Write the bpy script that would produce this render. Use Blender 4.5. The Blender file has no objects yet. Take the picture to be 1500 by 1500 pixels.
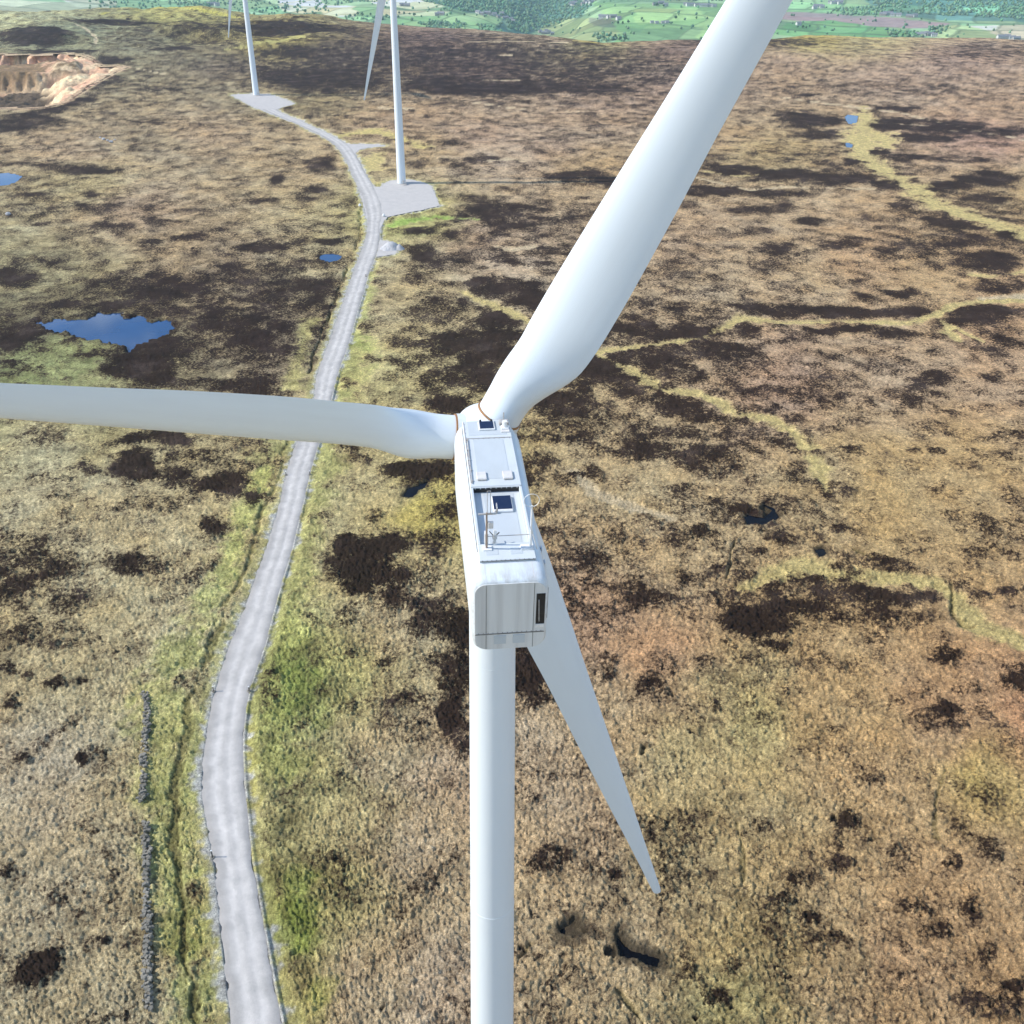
import bpy, math, random
import numpy as np
from mathutils import Matrix, Vector
R = math.radians
rng = np.random.default_rng(7)
random.seed(7)
scene = bpy.context.scene
COL = scene.collection

# ------------------------------------------------------------------ survey
# The camera hovers 104 m above a nearly flat moor; at() finds the spot of the
# moor that a bearing of the photograph's frame (1500 x 1500) points to.
F, PITCH, H = 1435.0, R(32), 104.0
ROLL = math.atan2(30, 2296)
FW = np.array([0, math.cos(PITCH), -math.sin(PITCH)])
_r = np.array([1.0, 0, 0]); _d = np.cross(FW, _r)
RT = math.cos(ROLL) * _r - math.sin(ROLL) * _d
DN = math.sin(ROLL) * _r + math.cos(ROLL) * _d

def ray(u, v):
    return FW + RT * (u - 750) / F + DN * (v - 750) / F
def at(u, v, z=0.0):
    d = ray(u, v); t = (z - H) / d[2]
    return np.array([t * d[0], t * d[1], z])
def at_dist(u, v, y):
    d = ray(u, v); t = y / d[1]
    return np.array([t * d[0], t * d[1], H + t * d[2]])
def survey(X, Y, Z):
    dz = Z - H
    w = X * FW[0] + Y * FW[1] + dz * FW[2]
    w = np.maximum(w, 1e-3)
    return 750 + F * (X * RT[0] + Y * RT[1] + dz * RT[2]) / w, 750 + F * (X * DN[0] + Y * DN[1] + dz * DN[2]) / w

# ------------------------------------------------------------------ noise
def _h(ix, iy, s):
    with np.errstate(over='ignore'):
        n = ix.astype(np.uint32) * np.uint32(374761393) + iy.astype(np.uint32) * np.uint32(668265263) + np.uint32((s * 2246822519 + 3266489917) & 0xffffffff)
        n = (n ^ (n >> np.uint32(13))) * np.uint32(1274126177)
        n = (n ^ (n >> np.uint32(15))) * np.uint32(2246822519)
        n ^= n >> np.uint32(16)
    return n.astype(np.float32) * np.float32(1 / 4294967296.0)
def vn(x, y, s=0):
    ix = np.floor(x); iy = np.floor(y)
    fx = (x - ix).astype(np.float32); fy = (y - iy).astype(np.float32)
    ix = ix.astype(np.int64); iy = iy.astype(np.int64)
    sx = fx * fx * (3 - 2 * fx); sy = fy * fy * (3 - 2 * fy)
    a = _h(ix, iy, s); b = _h(ix + 1, iy, s); c = _h(ix, iy + 1, s); d = _h(ix + 1, iy + 1, s)
    return a + (b - a) * sx + (c - a) * sy + (a - b - c + d) * sx * sy
def fbm(x, y, o=4, s=0, g=0.5):
    t = np.zeros(np.shape(x), np.float32); a = 1.0; n = 0.0
    for i in range(o):
        t += a * vn(x, y, s + 17 * i); n += a; a *= g
        x, y = (x * 1.62 - y * 1.18) + 13.7, (x * 1.18 + y * 1.62) - 7.3
    return t / n
def worley(x, y, s=0):
    ix = np.floor(x).astype(np.int64); iy = np.floor(y).astype(np.int64)
    best = np.full(np.shape(x), 9.0, np.float32); cid = np.zeros(np.shape(x), np.float32)
    for dx in (-1, 0, 1):
        for dy in (-1, 0, 1):
            cx = ix + dx; cy = iy + dy
            px = cx + _h(cx, cy, s + 1); py = cy + _h(cx, cy, s + 2)
            d = ((px - x) ** 2 + (py - y) ** 2).astype(np.float32)
            m = d < best
            best = np.where(m, d, best); cid = np.where(m, _h(cx, cy, s + 3), cid)
    return np.sqrt(best), cid
def sst(a, b, x):
    t = np.clip((x - a) / (b - a), 0, 1); return t * t * (3 - 2 * t)
def lin(c):
    c = np.asarray(c, float) / 255.0
    return np.where(c <= 0.04045, c / 12.92, ((c + 0.055) / 1.055) ** 2.4)

# ------------------------------------------------------------------ object helpers
def tag(o, label=None, cat=None, group=None, kind=None):
    if label: o['label'] = label
    if cat: o['category'] = cat
    if group: o['group'] = group
    if kind: o['kind'] = kind
    return o
def link(name, me, parent=None, mat=None):
    o = bpy.data.objects.new(name, me); COL.objects.link(o)
    if parent is not None: o.parent = parent
    if mat is not None:
        me.materials.clear(); me.materials.append(mat)
    return o
def empty(name, loc=(0, 0, 0), rz=0.0):
    o = bpy.data.objects.new(name, None); COL.objects.link(o)
    o.location = loc; o.rotation_euler = (0, 0, rz); o.empty_display_size = 0.5
    return o
class MB:
    """collects vertices and faces of one mesh"""
    def __init__(s): s.v = []; s.f = []
    def add(s, vs, fs):
        n = len(s.v); s.v += [tuple(p) for p in vs]; s.f += [tuple(i + n for i in f) for f in fs]; return s
    def box(s, x0, x1, y0, y1, z0, z1, bev=0.0):
        if bev <= 0:
            return s.add([(x0,y0,z0),(x1,y0,z0),(x1,y1,z0),(x0,y1,z0),(x0,y0,z1),(x1,y0,z1),(x1,y1,z1),(x0,y1,z1)],
                         [(0,3,2,1),(4,5,6,7),(0,1,5,4),(1,2,6,5),(2,3,7,6),(3,0,4,7)])
        b = bev; V = []
        for z, k in ((z0, 1), (z0 + b, 0), (z1 - b, 0), (z1, 1)):
            e = b if k else 0
            V += [(x0+b,y0+e,z),(x1-b,y0+e,z),(x1-e,y0+b,z),(x1-e,y1-b,z),(x1-b,y1-e,z),(x0+b,y1-e,z),(x0+e,y1-b,z),(x0+e,y0+b,z)]
        Fs = [tuple(range(7, -1, -1)), tuple(range(24, 32))]
        for r in range(3):
            for i in range(8):
                j = (i + 1) % 8
                Fs.append((r*8+i, r*8+j, r*8+8+j, r*8+8+i))
        return s.add(V, Fs)
    def tube(s, p, q, r0, r1=None, n=10, cap=True):
        r1 = r0 if r1 is None else r1
        p = Vector(p); q = Vector(q); d = (q - p).normalized()
        a = d.orthogonal().normalized(); b = d.cross(a)
        V = []
        for c, r in ((p, r0), (q, r1)):
            for i in range(n):
                t = 2 * math.pi * i / n; V.append(c + a * (r * math.cos(t)) + b * (r * math.sin(t)))
        Fs = [(i, (i+1) % n, n + (i+1) % n, n + i) for i in range(n)]
        if cap: Fs += [tuple(range(n-1, -1, -1)), tuple(range(n, 2*n))]
        return s.add(V, Fs)
    def ring(s, c, R_, r, n=28, m=6, axis='z'):
        V = []
        for i in range(n):
            t = 2*math.pi*i/n
            for j in range(m):
                u = 2*math.pi*j/m; x = (R_ + r*math.cos(u)); zz = r*math.sin(u)
                V.append((c[0]+x*math.cos(t), c[1]+x*math.sin(t), c[2]+zz) if axis == 'z' else (c[0]+x*math.cos(t), c[1]+zz, c[2]+x*math.sin(t)))
        Fs = [(i*m+j, ((i+1)%n)*m+j, ((i+1)%n)*m+(j+1)%m, i*m+(j+1)%m) for i in range(n) for j in range(m)]
        return s.add(V, Fs)
    def loft(s, rings, cap0=True, cap1=True):
        n = len(rings[0]); V = [p for r in rings for p in r]; Fs = []
        for k in range(len(rings)-1):
            for i in range(n):
                j = (i+1) % n; Fs.append((k*n+i, k*n+j, (k+1)*n+j, (k+1)*n+i))
        if cap0: Fs.append(tuple(range(n-1, -1, -1)))
        if cap1: Fs.append(tuple((len(rings)-1)*n + i for i in range(n)))
        return s.add(V, Fs)
    def mesh(s, name, smooth=None):
        me = bpy.data.meshes.new(name); me.from_pydata(s.v, [], s.f); me.validate(); 
        import bmesh
        bm = bmesh.new(); bm.from_mesh(me); bmesh.ops.recalc_face_normals(bm, faces=bm.faces)
        if smooth is not None:
            for f in bm.faces: f.smooth = True
            for e in bm.edges:
                if len(e.link_faces) == 2 and e.calc_face_angle(0) > R(smooth): e.smooth = False
        bm.to_mesh(me); bm.free(); me.update()
        return me
    def build(s, name, mat, parent=None, smooth=None):
        return link(name, s.mesh(name, smooth), parent, mat)
def fast_mesh(name, V, Q, col=None, smooth=True):
    """V (n,3), Q (m,k) all quads or all tris, col (n,3) albedo"""
    me = bpy.data.meshes.new(name)
    V = np.ascontiguousarray(V, np.float32); Q = np.ascontiguousarray(Q, np.int32); k = Q.shape[1]
    me.vertices.add(len(V)); me.vertices.foreach_set('co', V.ravel())
    me.loops.add(Q.size); me.loops.foreach_set('vertex_index', Q.ravel())
    me.polygons.add(len(Q)); me.polygons.foreach_set('loop_start', np.arange(0, Q.size, k, dtype=np.int32))
    me.polygons.foreach_set('loop_total', np.full(len(Q), k, np.int32))
    if smooth: me.polygons.foreach_set('use_smooth', np.ones(len(Q), bool))
    me.update(calc_edges=True)
    if col is not None:
        a = me.color_attributes.new('cover', 'FLOAT_COLOR', 'POINT')
        a.data.foreach_set('color', (col if col.shape[1] == 4 else np.concatenate([col, np.ones((len(col), 1))], 1)).astype(np.float32).ravel())
    return me
def grid_quads(nr, nc):
    i = np.arange(nr * nc, dtype=np.int32).reshape(nr, nc)
    return np.stack([i[:-1, :-1], i[:-1, 1:], i[1:, 1:], i[1:, :-1]], -1).reshape(-1, 4)

# ------------------------------------------------------------------ materials
def new_mat(name):
    m = bpy.data.materials.new(name); m.use_nodes = True
    nt = m.node_tree; b = nt.nodes['Principled BSDF']
    return m, nt, b
def N(nt, t, **k):
    n = nt.nodes.new(t)
    for a, v in k.items(): setattr(n, a, v)
    return n
def mixc(nt, fac, a, b, mode='MIX'):
    n = N(nt, 'ShaderNodeMix', data_type='RGBA', blend_type=mode)
    for s, v in ((0, fac), (6, a), (7, b)):
        if hasattr(v, 'is_linked') or hasattr(v, 'links'): nt.links.new(v, n.inputs[s])
        else: n.inputs[s].default_value = v if s == 0 else (*v, 1)
    return n.outputs[2]
def noise(nt, scale, detail=4, rough=0.55, coord=None, stretch=None):
    n = N(nt, 'ShaderNodeTexNoise'); n.inputs['Scale'].default_value = scale; n.inputs['Detail'].default_value = detail
    n.inputs['Roughness'].default_value = rough
    tc = N(nt, 'ShaderNodeTexCoord'); src = tc.outputs[coord or 'Object']
    if stretch:
        mp = N(nt, 'ShaderNodeMapping'); mp.inputs['Scale'].default_value = stretch
        nt.links.new(src, mp.inputs[0]); src = mp.outputs[0]
    nt.links.new(src, n.inputs['Vector']); return n.outputs['Fac']
def ramp(nt, src, stops):
    r = N(nt, 'ShaderNodeValToRGB'); e = r.color_ramp.elements
    while len(e) < len(stops): e.new(0.5)
    for k, (p, c) in zip(e, stops):
        k.position = p; k.color = (*c, 1) if isinstance(c, (tuple, list)) else (c, c, c, 1)
    nt.links.new(src, r.inputs[0]); return r.outputs[0]
def bump(nt, b, src, dist, strength=1.0):
    n = N(nt, 'ShaderNodeBump'); n.inputs['Distance'].default_value = dist; n.inputs['Strength'].default_value = strength
    nt.links.new(src, n.inputs['Height']); nt.links.new(n.outputs[0], b.inputs['Normal'])

def paint(name, base, dirt, rough=0.35, scale=0.6, stretch=(1, 1, 0.15), amount=0.5, spec=0.5):
    m, nt, b = new_mat(name)
    f = ramp(nt, noise(nt, scale, 6, 0.62, stretch=stretch), [(0.42, 0.0), (0.72, 1.0)])
    g = ramp(nt, noise(nt, 9.0, 3, 0.6), [(0.35, 0.75), (0.65, 1.0)])
    c = mixc(nt, 1.0, mixc(nt, f, base, dirt), g, 'MULTIPLY') if amount > 0.8 else mixc(nt, f, base, dirt)
    nt.links.new(c, b.inputs['Base Color'])
    b.inputs['Roughness'].default_value = rough; b.inputs['Specular IOR Level'].default_value = spec
    return m
M_BLADE = paint('blade_gelcoat', (0.72, 0.775, 0.795), (0.66, 0.705, 0.72), 0.38, 0.35, (1, 1, 0.12))
M_TOWER = paint('tower_paint', (0.73, 0.785, 0.81), (0.69, 0.74, 0.76), 0.36, 0.5, (1, 1, 0.08))
def nacelle_shell():
    m, nt, b = new_mat('nacelle_shell')
    f = ramp(nt, noise(nt, 0.9, 6, 0.62, stretch=(1.6, 0.4, 0.12)), [(0.42, 0.0), (0.72, 1.0)])
    c = mixc(nt, f, (0.70, 0.755, 0.78), (0.62, 0.655, 0.66))
    tc = N(nt, 'ShaderNodeTexCoord'); sx = N(nt, 'ShaderNodeSeparateXYZ'); nt.links.new(tc.outputs['Object'], sx.inputs[0])
    g = N(nt, 'ShaderNodeMapRange'); nt.links.new(sx.outputs[1], g.inputs[0]); g.inputs[1].default_value = -7.1; g.inputs[2].default_value = -8.3
    st = ramp(nt, noise(nt, 2.4, 6, 0.7, stretch=(1.5, 0.35, 1)), [(0.42, 0.0), (0.72, 1.0)])
    k = N(nt, 'ShaderNodeMath', operation='MULTIPLY'); nt.links.new(g.outputs[0], k.inputs[0]); nt.links.new(st, k.inputs[1])
    c = mixc(nt, k.outputs[0], c, (0.47, 0.47, 0.45))
    nt.links.new(c, b.inputs['Base Color']); b.inputs['Roughness'].default_value = 0.42
    return m
M_NAC = nacelle_shell()
M_REAR = paint('nacelle_rear_panel', (0.68, 0.695, 0.68), (0.53, 0.535, 0.52), 0.5, 1.7, (1.3, 1, 0.04))
M_ROOF = paint('roof_panel', (0.60, 0.64, 0.65), (0.53, 0.56, 0.56), 0.55, 0.8, (1, 0.5, 1), 0.5)
M_ROOF2 = paint('roof_tread', (0.51, 0.555, 0.575), (0.47, 0.51, 0.52), 0.7, 0.8, (1, 0.5, 1), 0.5)
M_SEAM = paint('seam_sealant', (0.16, 0.16, 0.15), (0.30, 0.29, 0.27), 0.8, 3.0, (1, 1, 1))
M_DARK = paint('vent_dark', (0.012, 0.012, 0.012), (0.03, 0.028, 0.025), 0.7, 3.0, (1, 1, 1))
M_ORANGE = paint('root_seal', (0.34, 0.17, 0.06), (0.22, 0.12, 0.06), 0.6, 2.0, (1, 1, 1))
M_STEEL = paint('galvanised_steel', (0.45, 0.45, 0.44), (0.30, 0.24, 0.18), 0.5, 4.0, (1, 1, 1))
M_RUST = paint('rusty_pole', (0.26, 0.20, 0.16), (0.34, 0.24, 0.16), 0.7, 4.0, (1, 1, 1))
M_WHITE = paint('white_fitting', (0.80, 0.80, 0.78), (0.66, 0.64, 0.58), 0.5, 3.0, (1, 1, 1))
M_BOXLID = paint('vent_cap', (0.68, 0.66, 0.63), (0.55, 0.52, 0.48), 0.6, 3.0, (1, 1, 1))
M_WOOD = paint('weathered_post', (0.10, 0.09, 0.08), (0.18, 0.16, 0.13), 0.9, 3.0, (1, 1, 1))
def glass():
    m, nt, b = new_mat('hatch_glass')
    b.inputs['Base Color'].default_value = (0.010, 0.020, 0.055, 1); b.inputs['Roughness'].default_value = 0.08
    nt.links.new(ramp(nt, noise(nt, 5, 2), [(0.3, 0.05), (0.7, 0.16)]), b.inputs['Roughness'])
    return m
M_GLASS = glass()
def math_n(nt, op, a, b_=None, clamp=False):
    n = N(nt, 'ShaderNodeMath', operation=op, use_clamp=clamp)
    for i, v in enumerate((a, b_)):
        if v is None: continue
        if hasattr(v, 'links'): nt.links.new(v, n.inputs[i])
        else: n.inputs[i].default_value = v
    return n.outputs[0]
def ground_mat(name):
    m, nt, b = new_mat(name)
    a = N(nt, 'ShaderNodeAttribute', attribute_name='cover')
    # sward: tufts and blades
    n1 = ramp(nt, noise(nt, 1.9, 7, 0.80), [(0.30, 0.36), (0.5, 1.0), (0.70, 1.70)])
    n2 = ramp(nt, noise(nt, 7.5, 4, 0.8), [(0.3, 0.42), (0.5, 1.0), (0.7, 1.62)])
    n3 = ramp(nt, noise(nt, 0.55, 5, 0.7), [(0.32, 0.70), (0.5, 1.0), (0.68, 1.30)])
    sward = mixc(nt, 1.0, mixc(nt, 1.0, mixc(nt, 1.0, a.outputs['Color'], n1, 'MULTIPLY'), n2, 'MULTIPLY'), n3, 'MULTIPLY')
    # grey-purple wisps of dead heather through the sward
    w = ramp(nt, noise(nt, 0.45, 6, 0.72), [(0.50, 0.0), (0.70, 0.5)])
    sward = mixc(nt, w, sward, (0.118, 0.082, 0.054))
    # heather: dark brown, greyer where old
    hc = ramp(nt, noise(nt, 0.09, 5, 0.6), [(0.36, (0.017, 0.0085, 0.0058)), (0.55, (0.033, 0.0180, 0.0130)), (0.72, (0.078, 0.053, 0.044))])
    hc = mixc(nt, 1.0, hc, ramp(nt, noise(nt, 3.5, 5, 0.75), [(0.28, 0.35), (0.55, 1.0), (0.75, 1.9)]), 'MULTIPLY')
    # where the heather stands: surveyed density broken up by sprig-sized noise
    f = math_n(nt, 'ADD', a.outputs['Alpha'], math_n(nt, 'MULTIPLY', math_n(nt, 'SUBTRACT', noise(nt, 1.5, 8, 0.78), 0.5), 1.34))
    fac = N(nt, 'ShaderNodeMapRange', interpolation_type='SMOOTHSTEP'); nt.links.new(f, fac.inputs[0])
    fac.inputs[1].default_value = 0.43; fac.inputs[2].default_value = 0.60; fac.inputs[4].default_value = 0.95
    fr = N(nt, 'ShaderNodeMapRange', interpolation_type='SMOOTHSTEP'); nt.links.new(f, fr.inputs[0])
    fr.inputs[1].default_value = 0.33; fr.inputs[2].default_value = 0.52; fr.inputs[4].default_value = 0.52
    sward = mixc(nt, fr.outputs[0], sward, (0.112, 0.070, 0.045))      # brown fringe of thin, leggy heather
    nt.links.new(mixc(nt, fac.outputs[0], sward, hc), b.inputs['Base Color'])
    b.inputs['Roughness'].default_value = 0.95; b.inputs['Specular IOR Level'].default_value = 0.08
    bump(nt, b, noise(nt, 4.5, 6, 0.85), 0.42, 1.0)
    return m
M_GROUND = ground_mat('moor_vegetation')
def valley_mat(name):
    m, nt, b = new_mat(name)
    a = N(nt, 'ShaderNodeAttribute', attribute_name='cover')
    n1 = ramp(nt, noise(nt, 0.03, 5, 0.65), [(0.3, 0.8), (0.7, 1.2)])
    nt.links.new(mixc(nt, 1.0, a.outputs['Color'], n1, 'MULTIPLY'), b.inputs['Base Color'])
    b.inputs['Roughness'].default_value = 0.95; b.inputs['Specular IOR Level'].default_value = 0.1
    return m
M_VALLEY = valley_mat('valley_fields')
def gravel_mat(name, base, dark, tracks=False):
    m, nt, b = new_mat(name)
    f = ramp(nt, noise(nt, 0.35, 6, 0.7), [(0.35, 0.0), (0.7, 1.0)])
    c = mixc(nt, f, base, dark)
    c = mixc(nt, 1.0, c, ramp(nt, noise(nt, 14.0, 3, 0.8), [(0.3, 0.80), (0.7, 1.16)]), 'MULTIPLY')
    if tracks:
        a = N(nt, 'ShaderNodeAttribute', attribute_name='cover')
        c = mixc(nt, 1.0, c, a.outputs['Color'], 'MULTIPLY')
    nt.links.new(c, b.inputs['Base Color']); b.inputs['Roughness'].default_value = 0.95; b.inputs['Specular IOR Level'].default_value = 0.15
    bump(nt, b, noise(nt, 9.0, 4, 0.8), 0.04, 0.6)
    return m
M_ROAD = gravel_mat('crushed_stone_track', (0.62, 0.575, 0.515), (0.47, 0.44, 0.395), True)
M_PAD = gravel_mat('crushed_stone_pad', (0.54, 0.505, 0.46), (0.46, 0.435, 0.40))
M_HEAP = gravel_mat('stone_heap', (0.52, 0.51, 0.50), (0.40, 0.39, 0.38))
M_STONE = gravel_mat('gritstone_wall', (0.31, 0.285, 0.235), (0.14, 0.13, 0.105))
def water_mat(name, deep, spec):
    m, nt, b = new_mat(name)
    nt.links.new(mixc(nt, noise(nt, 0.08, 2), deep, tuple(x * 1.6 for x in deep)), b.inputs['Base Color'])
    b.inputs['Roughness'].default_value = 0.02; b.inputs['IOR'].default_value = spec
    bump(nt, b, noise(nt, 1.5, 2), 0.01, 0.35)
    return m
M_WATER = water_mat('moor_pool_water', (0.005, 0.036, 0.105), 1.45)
M_PEATWATER = water_mat('dark_peat_water', (0.002, 0.002, 0.003), 1.22)
def leaf_mat():
    m, nt, b = new_mat('broadleaf_crowns')
    g = N(nt, 'ShaderNodeNewGeometry')
    a = N(nt, 'ShaderNodeAttribute', attribute_name='cover')
    c = mixc(nt, 1.0, a.outputs['Color'], ramp(nt, noise(nt, 0.25, 3, 0.7), [(0.3, 0.7), (0.7, 1.3)]), 'MULTIPLY')
    nt.links.new(c, b.inputs['Base Color']); b.inputs['Roughness'].default_value = 0.9; b.inputs['Specular IOR Level'].default_value = 0.1
    return m
M_LEAF = leaf_mat()
M_BARK = paint('bark', (0.09, 0.07, 0.05), (0.05, 0.04, 0.03), 0.9, 1.0, (1, 1, 1))
M_HWALL = paint('pale_house_wall', (0.62, 0.60, 0.55), (0.42, 0.40, 0.36), 0.9, 0.05, (1, 1, 1))
M_HSTONE = paint('stone_house_wall', (0.34, 0.31, 0.27), (0.25, 0.22, 0.19), 0.9, 0.05, (1, 1, 1))
M_HROOF = paint('slate_roof', (0.19, 0.19, 0.20), (0.30, 0.28, 0.27), 0.7, 0.05, (1, 1, 1))
def sand_mat():
    m, nt, b = new_mat('quarry_sand')
    a = N(nt, 'ShaderNodeAttribute', attribute_name='cover')
    c = mixc(nt, 1.0, a.outputs['Color'], ramp(nt, noise(nt, 0.5, 6, 0.7), [(0.3, 0.7), (0.7, 1.25)]), 'MULTIPLY')
    nt.links.new(c, b.inputs['Base Color']); b.inputs['Roughness'].default_value = 0.95; b.inputs['Specular IOR Level'].default_value = 0.1
    bump(nt, b, noise(nt, 0.6, 6, 0.7), 1.0, 0.7)
    return m
M_SAND = sand_mat()

EXPOSURE = 0.60
GAIN = 1.70
HAZE = 0.65e-4

# ================================================================== THE MOOR
def P2(pts): return np.array([at(u, v)[:2] for u, v in pts])
def poly_sd(px, py, poly):
    """signed distance to polygon, positive inside"""
    d = np.full(px.shape, 1e9); ins = np.zeros(px.shape, bool); n = len(poly)
    for i in range(n):
        ax, ay = poly[i]; bx, by = poly[(i + 1) % n]
        ex, ey = bx - ax, by - ay; L = ex * ex + ey * ey + 1e-9
        t = np.clip(((px - ax) * ex + (py - ay) * ey) / L, 0, 1)
        d = np.minimum(d, (px - ax - t * ex) ** 2 + (py - ay - t * ey) ** 2)
        c = ((ay > py) != (by > py)) & (px < (bx - ax) * (py - ay) / (by - ay + 1e-12) + ax)
        ins ^= c
    return np.where(ins, 1, -1) * np.sqrt(d)
def line_d(px, py, pts, wid):
    """distance to polyline, interpolated half-width, signed side (+ = right of travel)"""
    best = np.full(px.shape, 1e9); w = np.zeros(px.shape); sd = np.zeros(px.shape)
    for i in range(len(pts) - 1):
        ax, ay = pts[i]; bx, by = pts[i + 1]; ex, ey = bx - ax, by - ay; L = ex * ex + ey * ey + 1e-9
        t = np.clip(((px - ax) * ex + (py - ay) * ey) / L, 0, 1)
        d = (px - ax - t * ex) ** 2 + (py - ay - t * ey) ** 2
        m = d < best
        best = np.where(m, d, best); w = np.where(m, wid[i] + (wid[i + 1] - wid[i]) * t, w)
        sd = np.where(m, np.sign((py - ay) * -ex + (px - ax) * ey), sd)
    return np.sqrt(best), w, sd

# ---- track: left and right edges, surveyed from near to far
TRK = [(1640,362,452),(1560,349,428),(1500,340,412),(1400,328,393),(1300,318,376),(1250,312,368),(1200,303,363),(1150,296,358),(1100,299,356),
       (1050,306,359),(1000,318,369),(950,334,387),(900,355,400),(850,372,414),(800,390,429),(750,406,441),(700,418,453),(655,431,465),
       (590,458,484),(550,464,494),(500,482,512),(460,496,522.5),(420,510,535),(400,517,540.5),(370,528,552),(350,535,556),(330,538,557.5),(315,537,560),
       (300,533,560),(283,528,553),(267,521,544),(250,513,534),(233,506,525),(217,495,515),(207,484,503),(196,466,483),(187,447,463),(178,427,444),(169,404,421),(160,383,405)]
def catmull(pts, n):
    pts = np.asarray(pts, float); out = []
    for i in range(len(pts) - 1):
        p0, p1, p2, p3 = pts[max(i-1, 0)], pts[i], pts[i+1], pts[min(i+2, len(pts)-1)]
        for t in np.linspace(0, 1, n, endpoint=False):
            out.append(0.5 * ((2*p1) + (-p0+p2)*t + (2*p0-5*p1+4*p2-p3)*t*t + (-p0+3*p1-3*p2+p3)*t**3))
    out.append(pts[-1]); return np.array(out)
TL = catmull(P2([(l, v) for v, l, r in TRK]), 14); TR = catmull(P2([(r, v) for v, l, r in TRK]), 14)
TCc = (TL + TR) / 2; TW = np.linalg.norm(TR - TL, axis=1) / 2
TC_s = TCc[::5]; TW_s = TW[::5]
PAD2 = P2([(536,318),(531,296),(527,284),(541,272),(548,273.5),(559,274),(562,268.5),(571,264.5),(585,262.5),(603,263),(620,267),(632,272),(636,282),(644,301),(620,307),(590,313),(566,318),(559,330),(556,340),(545,336)])
PAD3 = P2([(338,138.2),(350,137.6),(372,137.2),(394,138),(417,145),(433,152),(417,156),(404,160.5),(409,166),(398,168),(385,162),(367,155)])
SPUR = P2([(503,209),(512,211),(533,210.5),(563,212.5),(565,214),(541,216),(527,219),(521,224),(522,232),(512,228),(500,218)])
SPUR3 = P2([(418,167),(434,174),(447,176.5),(440,178),(424,178),(412,173)])
LAYBY = P2([(552,372),(557,352),(566,352),(578,357),(584,364),(579,372),(566,374),(552,376)])
PADS = [PAD2, PAD3, SPUR, SPUR3, LAYBY]

POOLS = {
 'big': P2([(55,473),(63,480),(83,487),(97,484),(110,492),(127,498),(143,497),(160,503),(180,507),(190,516),(198,507),(217,500),(247,490),(253,480),(243,468),(233,469),(223,472),(210,462),(180,466),(177,457),(160,459),(143,458),(127,467),(110,468),(87,468),(70,470)]),
 'small': P2([(469,373),(485,371),(500,374),(498,380),(483,383),(468,379)]),
 'edge': P2([(-40,254),(0,253),(20,254),(31,258),(25,265),(10,270),(-40,275)]),
 'tarn': P2([(1240,168),(1256,170),(1255,178),(1245,181),(1239,174)]),
 'tarn2': P2([(1238,209),(1250,211),(1248,216),(1240,215)]),
 'seep': P2([(592,726),(600,714),(613,709),(629,702),(623,714),(610,719),(603,728)]),
 'claw': P2([(1089,757),(1097,752),(1118,756),(1124,750),(1114,744),(1120,738),(1132,743),(1143,757),(1127,764),(1113,768),(1095,767)]),
 'drop': P2([(1194,805),(1205,802),(1210,811),(1202,815)]),
 'peat1': P2([(822,1362),(841,1347),(850,1363),(862,1365),(844,1371),(824,1368)]),
 'peat2': P2([(902,1369),(910,1373),(922,1390),(941,1394),(966,1404),(964,1415),(948,1412),(937,1408),(929,1403),(911,1400),(908,1388)]),
}
QUARRY = P2([(-200,158),(30,160),(62,158.5),(78,156),(100,150),(118,137),(150,117),(172,105),(188,98.5),(172,95.5),(150,96),(138,86),(122,80),(95,76.5),(60,79.5),(0,78.5),(-200,77)])
SPURQ = P2([(-260,90),(60,90.5),(95,94),(118,100.5),(85,101),(50,101.5),(-260,102)])

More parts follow.
